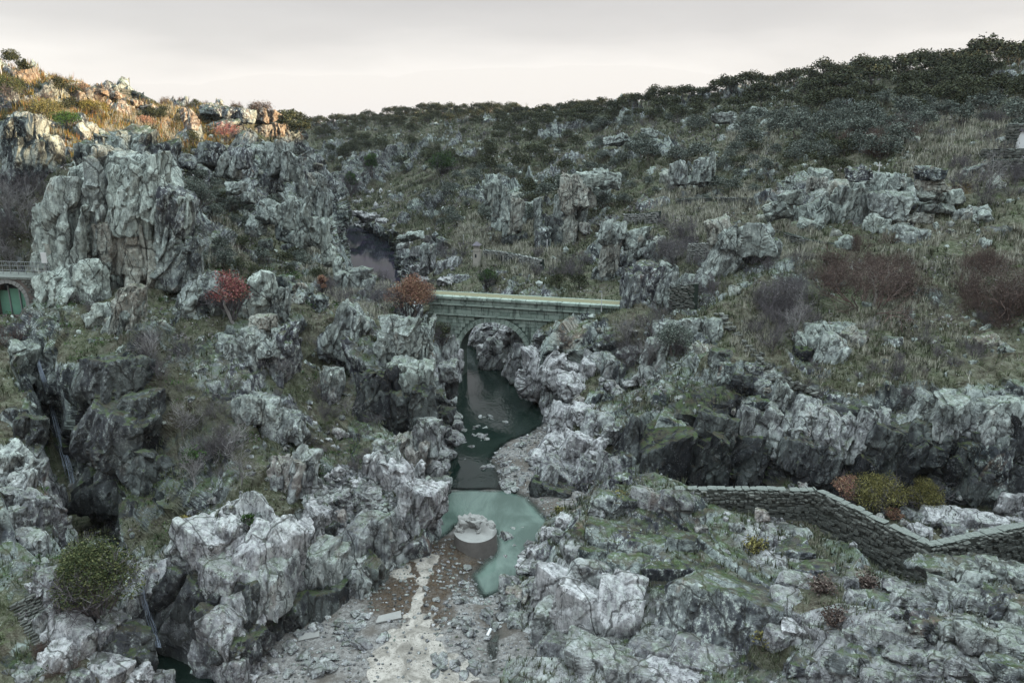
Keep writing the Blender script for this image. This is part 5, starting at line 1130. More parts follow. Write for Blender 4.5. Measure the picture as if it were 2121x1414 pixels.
# ------------------------------------------------------------------ plants
def leaves_np(c, size, r, flat=.0):
    """one bent leaf quad per centre c (n,3)"""
    n = len(c); a = r.normal(0, 1, (n, 3)); a /= np.linalg.norm(a, axis=1, keepdims=True); b = np.cross(a, r.normal(0, 1, (n, 3))); b /= np.linalg.norm(b, axis=1, keepdims=True) + 1e-9
    s = (size * r.uniform(.6, 1.3, n))[:, None]
    v = np.stack([c - a * s, c + b * s * .55, c + a * s, c - b * s * .55], 1).reshape(-1, 3)
    return v, np.arange(n * 4).reshape(n, 4)
def crown_mesh(name, mat, seed, h=4.0, w=4.2, lumps=26, per=60, leaf=.16, low=.25):
    r = np.random.default_rng(seed); cs = []; tint = []
    for i in range(lumps):
        u = r.normal(0, 1, 3); u /= np.linalg.norm(u); u[2] = abs(u[2]) * 1.2 - .25; k = r.uniform(.45, 1.0)
        c = np.array([u[0] * w * .38 * k, u[1] * w * .38 * k, h * (low + .36) + u[2] * h * .34 * k]); R_ = r.uniform(.13, .22) * w
        q = r.normal(0, 1, (per, 3)); q /= np.linalg.norm(q, axis=1, keepdims=True); q *= (r.uniform(.35, 1, (per, 1))**.5) * R_; q[:, 2] *= .75
        cs.append(c + q); t = r.uniform(.05, .75); tint.append(np.clip(t + r.normal(0, .18, per), 0, 1))
    c = np.concatenate(cs); t = np.concatenate(tint); c[:, 2] = np.maximum(c[:, 2], .05); v, f = leaves_np(c, leaf, r)
    me = np_mesh(name, v, quads=f); tt = np.repeat(t, 4); g = np.repeat(r.random(len(c)), 4); set_attr(me, 'tint', np.stack([tt, g, tt], 1)); me.materials.append(mat); return me
def trunk_mesh(name, mat, seed, h, r0, forks=4, spread=.5):
    r = random.Random(seed); m = MB(); p = Vector((0, 0, -.4)); rad = r0
    for i in range(4):
        q = p + Vector((r.uniform(-.12, .12) * h, r.uniform(-.12, .12) * h, h * .16 + (.4 if i == 0 else 0))); m.tube(p, q, rad, rad * .8, 7); p = q; rad *= .8
        if i >= 1:
            for k in range(2):
                a = r.uniform(0, 6.28); e_ = p + Vector((math.cos(a) * spread * h * .5, math.sin(a) * spread * h * .5, h * r.uniform(.15, .3))); m.tube(p, e_, rad * .55, rad * .2, 5)
    me = bpy.data.meshes.new(name); me.from_pydata(m.v, [], m.f); me.update(); me.materials.append(mat)
    set_attr(me, 'tint', np.full((len(m.v), 3), .4)); return me
def twig_mesh(name, mat, seed, h=2.0, w=2.0, stems=12, depth=4, kids=3, r0=.022, up=.5, thin=.55):
    """bare branching shrub or tree: tapering three-sided twigs"""
    r = np.random.default_rng(seed); P0 = []; P1 = []; R0 = []; R1 = []; tips = []
    lvl = []
    for i in range(stems):
        a = r.uniform(0, 6.28); k = r.uniform(.15, 1)
        d = np.array([math.cos(a) * k * w / h, math.sin(a) * k * w / h, 1.0]); d /= np.linalg.norm(d); lvl.append((np.array([math.cos(a) * .06 * w, math.sin(a) * .06 * w, -.1]), d, h * r.uniform(.32, .48), r0, 0))
    while lvl:
        p, d, L, rad, dep = lvl.pop(); n = 3; q = p
        for j in range(n):
            d2 = d + r.normal(0, .13, 3); d2[2] += .04; d2 /= np.linalg.norm(d2); e_ = q + d2 * L / n; P0.append(q); P1.append(e_); R0.append(rad * (1 - .25 * j / n)); R1.append(rad * (1 - .25 * (j + 1) / n)); q = e_; d = d2
            if dep < depth and j > 0 or (dep < depth and r.random() < .4):
                for _ in range(kids - 1 if j < n - 1 else kids):
                    if r.random() < .72:
                        dd = d + r.normal(0, .55, 3); dd[2] += up * .25; dd /= np.linalg.norm(dd); lvl.append((q, dd, L * r.uniform(.5, .78), rad * thin, dep + 1))
        if dep == depth: tips.append(q)
    P0, P1, R0, R1 = map(np.array, (P0, P1, R0, R1)); n = len(P0); ax = P1 - P0; ax /= np.linalg.norm(ax, axis=1, keepdims=True) + 1e-9
    u = np.cross(ax, r.normal(0, 1, (n, 3))); u /= np.linalg.norm(u, axis=1, keepdims=True) + 1e-9; w_ = np.cross(ax, u); vs = []
    for P_, Rr in ((P0, R0), (P1, R1)):
        for k in range(3):
            a = 2.094 * k; vs.append(P_ + (u * math.cos(a) + w_ * math.sin(a)) * Rr[:, None])
    v = np.stack(vs, 1).reshape(-1, 3); b = (np.arange(n) * 6)[:, None]
    f = np.concatenate([b + np.array([[0, 1, 4, 3]]), b + np.array([[1, 2, 5, 4]]), b + np.array([[2, 0, 3, 5]])])
    me = np_mesh(name, v, quads=f); t = np.repeat(r.uniform(0, 1, n), 6); set_attr(me, 'tint', np.stack([t, t * .5, t], 1)); me.materials.append(mat)
    return me, np.array(tips)
def tipleaf_mesh(name, mat, tips, seed, per=4, leaf=.05, sp=.12):
    r = np.random.default_rng(seed); c = np.repeat(tips, per, 0) + r.normal(0, sp, (len(tips) * per, 3)); v, f = leaves_np(c, leaf, r)
    me = np_mesh(name, v, quads=f); t = np.repeat(r.random(len(c)), 4); g = np.repeat(r.random(len(c)), 4); set_attr(me, 'tint', np.stack([t, g, t], 1)); me.materials.append(mat); return me

def plant(name, meshes, loc, scale=1.0, rz=None, label=None, cat='shrub', group=None, tilt=(0, 0)):
    root = empty(name, loc, random.uniform(0, 6.28) if rz is None else rz); root.scale = (scale,) * 3 if not isinstance(scale, tuple) else scale
    root.rotation_euler[0] = tilt[0]; root.rotation_euler[1] = tilt[1]
    tag(root, label, cat, group)
    for pn, me in meshes: link(pn, me, None, root)
    return root

oakC = [crown_mesh('crown', M_OAK, i, 4, 4.6, 26, 42, .17) for i in range(5)]; oakT = [trunk_mesh('trunk', M_BARK, i, 3.4, .16) for i in range(3)]
sageC = [crown_mesh('foliage', M_SAGE, 20 + i, 2.2, 3.0, 22, 60, .085, .12) for i in range(4)]; bushT = [trunk_mesh('stem', M_BARK, 40 + i, 1.6, .06) for i in range(2)]
darkC = [crown_mesh('foliage', M_OAK, 30 + i, 2.2, 3.0, 22, 60, .085, .12) for i in range(3)]
twig = [twig_mesh('twigs', M_TWIG, 60 + i, 2.0, 2.6, 13, 3, 3, .018) for i in range(4)]
russ = [twig_mesh('twigs', M_RUSSET, 70 + i, 2.0, 3.0, 16, 3, 3, .018) for i in range(3)]
bare = [twig_mesh('branches', M_TWIGPALE, 80 + i, 4.0, 2.4, 2, 4, 3, .055, .9, .55) for i in range(4)]

def skyY(X):
    return float(np.interp(X, [560, 640, 720, 800, 900, 1000, 1130, 1260, 1400, 1550, 1700, 1850, 2000, 2280], [268, 262, 254, 242, 232, 232, 236, 226, 209, 187, 168, 153, 141, 113]))
placed = []
def far_enough(p, r):
    for q, rr in placed:
        if (p[0] - q[0])**2 + (p[1] - q[1])**2 < (r + rr)**2 * .30: return False
    placed.append((p, r)); return True
# holm oaks: the belt along the skyline and thinner lines below it
n_oak = 0; tries = 0
while n_oak < 299 and tries < 9000:
    tries += 1; first = tries < 110
    X = 592 + tries * 14.2 if first else random.uniform(585, 2150); right = np.clip((X - 1150) / 800, 0, 1)
    band = 26 + 70 * right; t = .02 if first else random.random()**1.5; Y = skyY(X) + 1.0 + t * band
    g = ground(X, Y)
    if g is None or g[0].y < 60: continue
    d = g[0].y; h = (3.6 + 1.4 * right) * random.uniform(.6, 1.25) * (1 - .2 * t)
    if not far_enough(g[0], h * (.38 if first else .5)): continue
    s = h / 4.0; wide = random.uniform(.9, 1.4); gx, gy, _ = project(np.array(g[0])); top = gy - h * F_PX / g[0].length * .9
    where = 'against the sky' if top < skyY(gx) - 6 else 'in the belt'
    size = 'tall' if h > 4.6 else ('middling' if h > 3.2 else 'low')
    lab = unique_label(f"{size} {'spreading' if wide > 1.15 else 'compact'} holm oak {where}", gx, gy)
    plant('holm_oak', [('crown', oakC[n_oak % 5]), ('trunk', oakT[n_oak % 3])], g[0] - Vector((0, 0, .3)), (s * wide, s * wide, s), label=lab or 'dark holm oak among many in the belt on the right skyline', cat='tree', group='holm oaks along the far skyline')
    n_oak += 1
# bushes over the slopes
BUSHZ = [ # x0,y0,x1,y1,n, kind, size
 (1200,240,1900,340,60,'sage',3.2),(1700,215,2121,290,26,'sage',3.0),(650,275,1200,360,60,'dark',3.4),(900,350,1300,470,34,'sage',2.6),(1250,330,1600,420,16,'sage',1.8),
 (380,360,640,560,30,'sage',1.6),(480,430,700,600,16,'dark',1.4),(1500,300,1800,360,12,'dark',2.0),(0,170,560,260,26,'dark',1.6),(240,280,420,340,8,'dark',1.4),(1040,380,1180,440,5,'dark',2.6),
 (1150,560,1200,600,3,'dark',1.5),(700,420,760,440,3,'dark',1.5),(1950,190,2121,240,8,'dark',3.2)]
for x0, y0, x1, y1, n, kind, size in BUSHZ:
    k = 0; t = 0
    while k < n and t < n * 8:
        t += 1; X, Y = random.uniform(x0, x1), random.uniform(y0, y1); g = ground(X, Y)
        if g is None or g[3] > .75 or g[0].y < 45: continue
        s = size / 2.2 * random.uniform(.55, 1.3)
        if not far_enough(g[0], size * .4): continue
        lab = unique_label(('broad' if s * 2.2 > size else 'small') + (' grey green rounded bush' if kind == 'sage' else ' dark evergreen bush'), X, Y)
        plant('evergreen_bush', [('foliage', (sageC if kind == 'sage' else darkC)[k % 3]), ('stem', bushT[k % 2])], g[0] - Vector((0, 0, .15)), s, label=lab or 'rounded evergreen bush scattered on the far slope', group='evergreen bushes on the slopes'); k += 1
TWIGZ = [(640,560,900,640,12,'twig',1.6),(560,700,700,880,14,'twig',1.3),(380,800,540,1000,16,'twig',1.2),(280,700,420,800,8,'twig',1.2),(420,450,560,560,12,'twig',1.3),(1330,470,1440,560,14,'twig',2.0),(1400,540,1480,640,8,'twig',1.7),
 (1560,540,1700,680,16,'twig',1.8),(1700,500,1900,620,26,'russ',2.0),(2000,540,2121,680,18,'russ',2.0),(1740,280,1900,330,12,'russ',2.4),(1860,250,2121,300,12,'twig',2.4),(1980,330,2121,430,14,'twig',1.8),(880,490,960,540,7,'twig',1.8),
 (1100,530,1240,580,10,'twig',1.8),(1300,650,1420,780,12,'twig',1.6),(1850,640,2100,780,16,'twig',1.2),(1600,760,1900,830,12,'twig',.9),(0,380,110,560,16,'twig',2.0),(150,540,260,650,8,'twig',1.4),(600,880,780,1000,12,'twig',.9),(1240,250,1420,330,10,'twig',2.0),(940,250,1150,300,10,'twig',2.4),
 (1150,690,1320,760,6,'twig',1.4),(60,1050,140,1160,4,'twig',.6),(1560,640,1680,720,8,'twig',1.6),(0,690,40,760,5,'russ',1.3),(80,1340,150,1400,4,'russ',.8),(300,170,520,260,16,'russ',1.5),(40,170,240,230,8,'russ',1.5)]
for x0, y0, x1, y1, n, kind, size in TWIGZ:
    for k in range(n):
        X, Y = random.uniform(x0, x1), random.uniform(y0, y1); g = ground(X, Y)
        if g is None or g[1].z < .2: continue
        s = size / 2.0 * random.uniform(.6, 1.2); kd = (russ if kind == 'russ' else twig); me = kd[k % len(kd)][0]
        lab = unique_label(('tangled' if k % 2 else 'upright') + (' leafless russet shrub' if kind == 'russ' else ' leafless grey shrub'), X, Y)
        plant('bare_shrub', [('twigs', me)], g[0] - Vector((0, 0, .05)), s, label=lab or 'leafless scrub shrub growing on the gorge slope', group='leafless shrubs on the gorge sides')
# bare pale trees singled out by the photograph
for i, (X, Y, h, lean, lab) in enumerate([(308, 770, 3.0, .1, 'pale bare tree over the dark gorge wall'), (1650, 710, 3.2, 0, 'pale grey bare tree left of the sunken boulders'), (460, 950, 2.6, .2, 'twisted pale bare tree in the hollow left of the overhanging block'), (375, 900, 2.4, -.1, 'slender bare tree high in the steep brown hollow'), (590, 790, 2.2, .05, 'bare tree right of the massive lichened buttress'),
    (18, 470, 4.4, .1, 'tall bare tree at the left edge above the sluice house'), (52, 480, 4.0, -.1, 'second bare tree right of the tall one above the sluice house'), (25, 570, 3.4, 0, 'bare sapling just behind the sluice house railing'), (1340, 760, 3.0, -.1, 'bare tree in the shaded gully below the rubble wall'), (1300, 720, 2.6, .1, 'bare tree against the dark rock right of the bridge'),
    (720, 860, 1.8, .1, 'small bare tree beside the isolated fin'), (1790, 700, 1.8, .3, 'sprawling bare tree on the green hillside'), (1385, 560, 3.0, 0, 'bare tree in the violet thicket below the terrace tip'), (2045, 400, 3.6, 0, 'bare tree by the walls at the right edge'), (235, 470, 2.4, .1, 'bare tree in the cleft between pillar and pinnacle'), (1240, 430, 2.6, 0, 'bare grey tree right of the big cream crag'), (1385, 400, 3.0, .1, 'bare tree left of the standing rock pair'), (400, 1010, 2.2, .2, 'thin leaning bare tree low in the brown hollow'), (500, 1000, 2.0, -.2, 'bare sapling against the tan overhang')]):
    g = ground(X, Y); plant('bare_tree', [('branches', bare[i % 4][0])], g[0] - Vector((0, 0, .1)), h / 4.0, label=lab, cat='tree', tilt=(lean, lean))
# singled out bushes
def special(name, lab, X, Y, h, w, mat, lumps=30, per=150, leaf=.05, cat='bush', seed=0, up=-.1, seedt=1, fwd=0.0, tw=True, trunk=M_BARK):
    g = ground(X, Y); p = g[0] - V(ray(X, Y)).normalized() * fwd
    c = crown_mesh('foliage', mat, 300 + seed, h, w, lumps, per, leaf, .08); t = trunk_mesh('trunk', trunk, seed, h * .8, .03 + .02 * h)
    ms = [('foliage', c), ('trunk', t)]
    if tw: ms.append(('twigs', twig_mesh('twigs', M_TWIG if mat is not M_RUSSET else M_RUSSET, 400 + seed, h * .85, w * .8, 9, 3, 3, .012 * h)[0]))
    return plant(name, ms, p - Vector((0, 0, -up)), 1.0, rz=0, label=lab, cat=cat)
special('leafy_bush', 'large olive green bush beside the lower waterfall', 205, 1275, 4.2, 3.9, M_BUSH, 60, 260, .045, seed=1, fwd=.4)
special('leafy_bush', 'small green bush at the foot of the large olive green one', 150, 1215, 1.6, 1.5, M_BUSH, 24, 120, .045, seed=11, fwd=.3)
special('leafy_bush', 'orange red autumn bush at the left end of the bridge', 852, 685, 4.2, 3.9, M_ORANGE, 50, 230, .05, seed=2, up=.9, fwd=2.0)
special('leafy_bush', 'yellow orange trailing bush right under the autumn bush', 887, 720, 1.7, 1.2, M_YELLOW, 20, 120, .045, seed=3, fwd=.8)
special('leafy_tree', 'small pink red leaved tree on the left spur', 482, 655, 3.6, 2.8, M_PINK, 34, 70, .06, cat='tree', seed=4, fwd=1.6, trunk=M_PALEBARK)
special('leafy_bush', 'rusty bush left of the olive gold bush behind the zigzag wall', 1748, 1045, 2.4, 2.0, M_ORANGE, 28, 110, .04, seed=5)
special('leafy_bush', 'wide brown green bush behind the zigzag wall', 1812, 1058, 2.7, 3.8, M_OLIVE, 46, 170, .04, seed=6)
special('leafy_bush', 'yellow green feathery bush right of the wide one behind the zigzag wall', 1908, 1066, 2.9, 2.6, M_OLIVE, 36, 170, .035, seed=7)
special('leafy_bush', 'small russet bush under the yellow green feathery one', 1850, 1072, .8, 1.2, M_ORANGE, 16, 70, .035, seed=8)
special('leafy_bush', 'tiny golden bush above the dark gorge mouth', 377, 1090, .8, 1.1, M_YELLOW, 16, 60, .035, seed=9, fwd=.3)
special('leafy_bush', 'bright green tuft hanging on the pale cliff top', 515, 1090, .9, .7, M_IVY, 16, 70, .035, seed=10, fwd=.3)
special('leafy_bush', 'bright green shrub low in the brown hollow', 400, 965, 1.3, 1.5, M_IVY, 18, 70, .045, seed=12, fwd=.2)
special('leafy_bush', 'small rust coloured bush in the crest hollow', 668, 612, 2.2, 1.1, M_ORANGE, 18, 80, .05, seed=13, fwd=.4)
special('leafy_bush', 'grey green bush on the rounded white crag', 1395, 730, 2.6, 3.0, M_SAGE, 34, 170, .05, seed=14, fwd=.2)
special('leafy_bush', 'dark bush hugging the bridge wall under the autumn bush', 918, 715, 2.6, 1.8, M_OAK, 26, 130, .05, seed=15, fwd=.3)
special('leafy_bush', 'large grey green bush right of the great pinnacle', 400, 440, 3.6, 4.0, M_SAGE, 40, 180, .055, seed=16, fwd=.3)
special('leafy_bush', 'young bright pine right of the large grey green bush', 463, 420, 1.7, 1.1, M_BUSH, 18, 90, .05, seed=17)
special('leafy_bush', 'dense dark bush on the reservoir side of the left wall', 668, 530, 2.6, 3.6, M_SAGE, 34, 160, .055, seed=18, fwd=.3)
special('leafy_bush', 'broad violet grey thicket above the autumn bush', 785, 625, 1.8, 3.6, M_TWIG, 34, 120, .03, seed=19)
special('leafy_bush', 'great russet thicket below the terrace path', 1800, 640, 5.0, 8.0, M_RUSSET, 60, 130, .035, seed=20, up=-.3)
special('leafy_bush', 'dark russet thicket at the right edge of the hillside', 2090, 650, 4.8, 6.5, M_RUSSET, 50, 130, .035, seed=21, up=-.3)
special('leafy_bush', 'violet grey thicket left of the russet thicket', 1610, 640, 3.0, 4.0, M_TWIG, 36, 120, .03, seed=22)
special('leafy_bush', 'violet grey thicket below the terrace tip', 1400, 545, 3.2, 5.0, M_TWIG, 40, 120, .035, seed=23)
special('leafy_bush', 'dark bush in the cleft of the bridge side cliffs', 1100, 440, 3.4, 3.6, M_OAK, 34, 120, .08, seed=24)
special('leafy_bush', 'light green ivy fan on the slope above the turret', 915, 365, 7.0, 7.0, M_IVY, 40, 130, .13, seed=25)
special('leafy_bush', 'dark green ivy column on the cliff over the reservoir', 770, 365, 8.0, 4.0, M_IVY, 36, 100, .15, seed=26)
special('leafy_bush', 'bright green ivy apron near the reservoir bend', 728, 405, 8.0, 4.0, M_IVY, 36, 100, .15, seed=27)
special('leafy_bush', 'ivy patch beside the pointed grey crag', 1010, 600, 3.2, 2.4, M_IVY, 26, 90, .06, seed=28)
special('leafy_bush', 'big shrub crowning the sunlit stepped crag', 541, 245, 3.2, 4.4, M_RUSSET, 30, 90, .08, seed=29, up=0)
special('leafy_bush', 'pinkish shrub left of the sunlit stepped crag', 470, 290, 2.8, 4.0, M_PINK, 24, 60, .07, seed=30)
special('leafy_bush', 'yellow green bush in the sun above the twin rock towers', 95, 250, 2.6, 4.5, M_OLIVE, 34, 110, .06, seed=31)
special('leafy_bush', 'low yellow green bush in the sun below the skyline wall', 190, 235, 1.8, 4.2, M_YELLOW, 30, 100, .06, seed=33)
special('leafy_bush', 'green bush in the sun between the towers and the yellow outcrop', 140, 262, 1.8, 3.4, M_IVY, 28, 90, .06, seed=34)
special('leafy_bush', 'rusty bush on the sunlit ridge shoulder', 300, 262, 1.4, 3.2, M_ORANGE, 24, 70, .06, seed=35)
special('leafy_bush', 'dark green bush in the sun at the left edge', 20, 205, 3.0, 5.0, M_BUSH, 34, 90, .07, seed=32)
for i, (X, Y, h, w, lab) in enumerate([(1700, 1225, .9, .8, 'russet tussock left of the pale pointed rock'), (1725, 1290, 1.0, .7, 'long russet tussock trailing into the cleft'), (1795, 1215, .8, .7, 'russet tussock right of the pale pointed rock under the wall'), (1560, 1140, .9, .6, 'rusty headed green tussock on the near outcrop'), (1285, 1035, .7, .9, 'brown tussock on the crest of the near outcrop'), (1590, 1330, .8, .6, 'dark tussock deep in the black cleft'), (1160, 1060, .5, .6, 'small tussock beside the dark bay of the pool')]):
    g = ground(X, Y); m_, t_ = twig_mesh('stalks', M_RUSSET if i < 3 else M_TWIG, 700 + i, h, w * 1.2, 60, 1, 2, .012, .1)
    plant('tussock', [('stalks', m_), ('foliage', tipleaf_mesh('blades', M_OLIVE if i > 2 else M_RUSSET, t_, 710 + i, 3, .06, .08))], g[0], 1.0, rz=0, label=lab, cat='tussock')
g = ground(26, 157); plant('lone_tree', [('crown', crown_mesh('crown', M_OAK, 601, 4.2, 3.8, 26, 60, .13, .3)), ('trunk', trunk_mesh('trunk', M_BARK, 61, 3.0, .12))], g[0], .72, rz=0, label='lone round tree against the sky at the top left', cat='tree')
cm = MB()
for i in range(9): cm.tube((0, 0, .3 + i * .3), (0, 0, .75 + i * .3), .95 - i * .095, .05, 9)
g = ground(53, 161); ct = empty('conifer', g[0]); tag(ct, 'small dark conical tree beside the lone round tree', 'tree')
link('crown', crown_mesh('crown', M_OAK, 602, 2.6, 1.7, 20, 50, .1, .1), None, ct); MB().tube((0, 0, -.3), (0, 0, 2), .07, .03, 6).build('trunk', M_BARK, ct)

# ------------------------------------------------------------------ grass, undergrowth, scree
def tufts(name, label, mat, n, want, blade=.32, seed=0, nb=5, wid=.02, lean=.35):
    r = np.random.default_rng(900 + seed); out_v = []; out_t = []
    pv = []; 
    for nme, v, q, rk in LAND:
        c = v[q].mean(1); e1 = v[q[:, 1]] - v[q[:, 0]]; e2 = v[q[:, 3]] - v[q[:, 0]]; nn = np.cross(e1, e2); ar = np.linalg.norm(nn, axis=1); nz = np.abs(nn[:, 2]) / (ar + 1e-9)
        X, Y, f = project(c); dist = np.linalg.norm(c - np.array([0, 0, CAM_Z]), axis=1); m = (X > -40) & (X < 2160) & (Y > 60) & (Y < 1440) & (f > 3)
        w = want(c, X, Y, rk[q[:, 0]], nz, nme) * m * ar / dist**1.7; pv.append((c, w, dist))
    c = np.concatenate([a[0] for a in pv]); w = np.concatenate([a[1] for a in pv]); dist = np.concatenate([a[2] for a in pv]); w = w / w.sum()
    i = r.choice(len(c), n, p=w); base = c[i] + r.normal(0, 1, (n, 3)) * np.array([.1, .1, 0]) * (dist[i] / 40)[:, None]; sc = (dist[i] / 40)**.75 * r.uniform(.5, 1.3, n)
    patch = fbm(base / 2.5, 77 + seed, 3) * .6 + .5
    V_, T_ = [], []
    for k in range(nb):
        a = r.uniform(0, 6.28, n); ln = r.uniform(.1, lean, n) ; hgt = blade * sc * r.uniform(.6, 1.2, n); d = np.stack([np.cos(a), np.sin(a), np.zeros(n)], 1); s = np.stack([-np.sin(a), np.cos(a), np.zeros(n)], 1) * (wid * sc)[:, None]
        b = base + d * (.05 * sc)[:, None]; tip = b + d * (hgt * ln * 1.5)[:, None] + np.array([0, 0, 1]) * hgt[:, None]
        V_.append(np.stack([b - s, b + s, tip], 1).reshape(-1, 3)); t = np.clip(patch + r.normal(0, .2, n), 0, 1); T_.append(np.repeat(np.stack([t, r.random(n), t], 1), 3, 0))
    v = np.concatenate(V_); me = np_mesh(name, v, tris=np.arange(len(v)).reshape(-1, 3)); set_attr(me, 'tint', np.concatenate(T_))
    return tag(link(name, me, mat), label, 'grass', kind='stuff')
def in_any(X, Y, zs): 
    o = np.zeros(len(X), bool)
    for x, y, r_ in zs: o |= (X - x)**2 + (Y - y)**2 < r_**2
    return o
SUN_Z = [(60,200,110),(200,230,110),(330,260,90),(420,275,60),(120,250,80)]
REED_Z = [(1980,300,90),(1920,320,60),(1400,440,50),(1950,310,60),(2040,295,60),(1880,520,60),(1990,528,70),(2090,530,60),(1560,300,60),(1450,445,60),(1550,440,50),(700,560,80),(450,500,50),(790,640,50),(1650,510,60),(1000,505,60),(1100,520,60),(1560,680,60),(100,230,60),(300,270,80),(1850,770,160)]
tufts('slope_grass', 'rough grass and dead stalks covering the gorge slopes', M_GRASS, 52000, lambda c, X, Y, rk, nz, nme: (rk < .62) * (nme != 'riverbed') * (nz > .25) * (.35 + (fbm(c / 4, 31, 2) > 0)) * np.where((X < 900) & (Y > 560), .35, 1) * (~in_any(X, Y, SUN_Z[:2])), .30, 1)
tufts('straw_grass', 'pale straw grass on the terraces and banks', M_REED, 26000, lambda c, X, Y, rk, nz, nme: in_any(X, Y, REED_Z) * (rk < .75) * (nme != 'riverbed') * (fbm(c / 1.5, 33, 2) > -.1), .34, 2, 5, .016)
tufts('sunlit_grass', 'yellow green grass on the sunlit upper left hillside', M_SUNGRASS, 12000, lambda c, X, Y, rk, nz, nme: in_any(X, Y, SUN_Z) * (rk < .7), .34, 3)
tufts('ledge_grass', 'dark tussocks in the joints of the rocks', M_GRASS, 9000, lambda c, X, Y, rk, nz, nme: (nme != 'riverbed') * (rk > .5) * (nz > .72) * (Y > 560), .26, 4)
def undergrowth(name, label, mat, n, want, seed, size=.5, per=14, leaf=.05):
    r = np.random.default_rng(seed); pv = []
    for nme, v, q, rk in LAND:
        c = v[q].mean(1); nn = np.cross(v[q[:, 1]] - v[q[:, 0]], v[q[:, 3]] - v[q[:, 0]]); ar = np.linalg.norm(nn, axis=1); nz = np.abs(nn[:, 2]) / (ar + 1e-9); X, Y, f = project(c); dist = np.linalg.norm(c - np.array([0, 0, CAM_Z]), axis=1)
        m = (X > -40) & (X < 2160) & (Y > 60) & (Y < 1440) & (f > 3); pv.append((c, want(c, X, Y, rk[q[:, 0]], nz, nme) * m * ar / dist**1.7, dist))
    c = np.concatenate([a[0] for a in pv]); w = np.concatenate([a[1] for a in pv]); dist = np.concatenate([a[2] for a in pv]); i = r.choice(len(c), n, p=w / w.sum())
    sc = (dist[i] / 40)**.8 * r.uniform(.4, 1.2, n); q = r.normal(0, 1, (n, per, 3)); q /= np.linalg.norm(q, axis=2, keepdims=True); q[..., 2] = np.abs(q[..., 2]) * .8
    pts_ = (c[i][:, None] + q * (size * sc)[:, None, None] * r.uniform(.5, 1, (n, per, 1))).reshape(-1, 3); lsz = np.repeat(leaf * sc, per)
    a = r.normal(0, 1, (n * per, 3)); a /= np.linalg.norm(a, axis=1, keepdims=True); b = np.cross(a, r.normal(0, 1, (n * per, 3))); b /= np.linalg.norm(b, axis=1, keepdims=True)
    v = np.stack([pts_ - a * lsz[:, None] * 1.6, pts_ + b * lsz[:, None] * .6, pts_ + a * lsz[:, None] * 1.6, pts_ - b * lsz[:, None] * .6], 1).reshape(-1, 3)
    me = np_mesh(name, v, quads=np.arange(len(v)).reshape(-1, 4)); t = np.repeat(np.clip(np.repeat(r.random(n), per) + r.normal(0, .15, n * per), 0, 1), 4); set_attr(me, 'tint', np.stack([t, np.repeat(r.random(n * per), 4), t], 1))
    return tag(link(name, me, mat), label, 'undergrowth', kind='stuff')
undergrowth('heath_scrub', 'low grey brown scrub and bramble over the slopes', M_TWIG, 2600, lambda c, X, Y, rk, nz, nme: (nme != 'riverbed') * (rk < .7) * (fbm(c / 5, 41, 3) > .02), 5)
undergrowth('dark_scrub', 'low dark green scrub in the hollows', M_OAK, 2600, lambda c, X, Y, rk, nz, nme: (nme != 'riverbed') * (rk < .75) * (fbm(c / 5, 43, 3) > .0), 6)
undergrowth('moss_cushions', 'green moss and ivy cushions on damp ledges', M_IVY, 900, lambda c, X, Y, rk, nz, nme: (nme in ('left_hillside', 'left_spur')) * (rk < .8) * (Y > 560) * (fbm(c / 3, 47, 3) > .12), 7, .3, 22, .035)

OUT = [block_mesh('outcrop_rock', np.array([0., 0., 0.]), (1, .8, .75), Euler((0, 0, i)), 4000 + i * 7, 4, (.5 if i % 2 else .15, 0, .3 * (i % 3 == 0)), np.zeros(3), 26) for i in range(10)]
RIV = [block_mesh('boulder_rock', np.array([0., 0., 0.]), (1, .8, .75), Euler((0, 0, i)), 4500 + i * 7, 3, (.62, .15 * (i % 3), 0), np.zeros(3), 30) for i in range(10)]
for m in OUT + RIV: m.materials.append(M_ROCK)
k = 0; tries = 0
while k < 220 and tries < 4000:
    tries += 1; X = random.uniform(0, 2121); Y = random.uniform(160, 1100); g = ground(X, Y)
    if g is None or g[2] == 'riverbed' or g[0].z < .6: continue
    d = g[0].length
    if d > 150: continue
    s = d / F_PX * random.choice([7, 9, 12, 16, 24, 34]) * .6
    if not far_enough(g[0], s * .8): continue
    lab = unique_label(('large' if s > 1.1 else 'small') + (' pale' if k % 2 else ' grey') + ' rock in the turf', X, Y)
    o = link('outcrop_rock', OUT[k % 10], None); o.location = g[0] - Vector((0, 0, s * .15)); o.scale = (s, s, s * random.uniform(.7, 1.5)); o.rotation_euler = (random.uniform(-.3, .3), random.uniform(-.5, .5), random.uniform(0, 6.28))
    tag(o, lab or 'grey rock poking from the turf of the gorge side', 'rock', 'rocks poking from the slopes'); k += 1
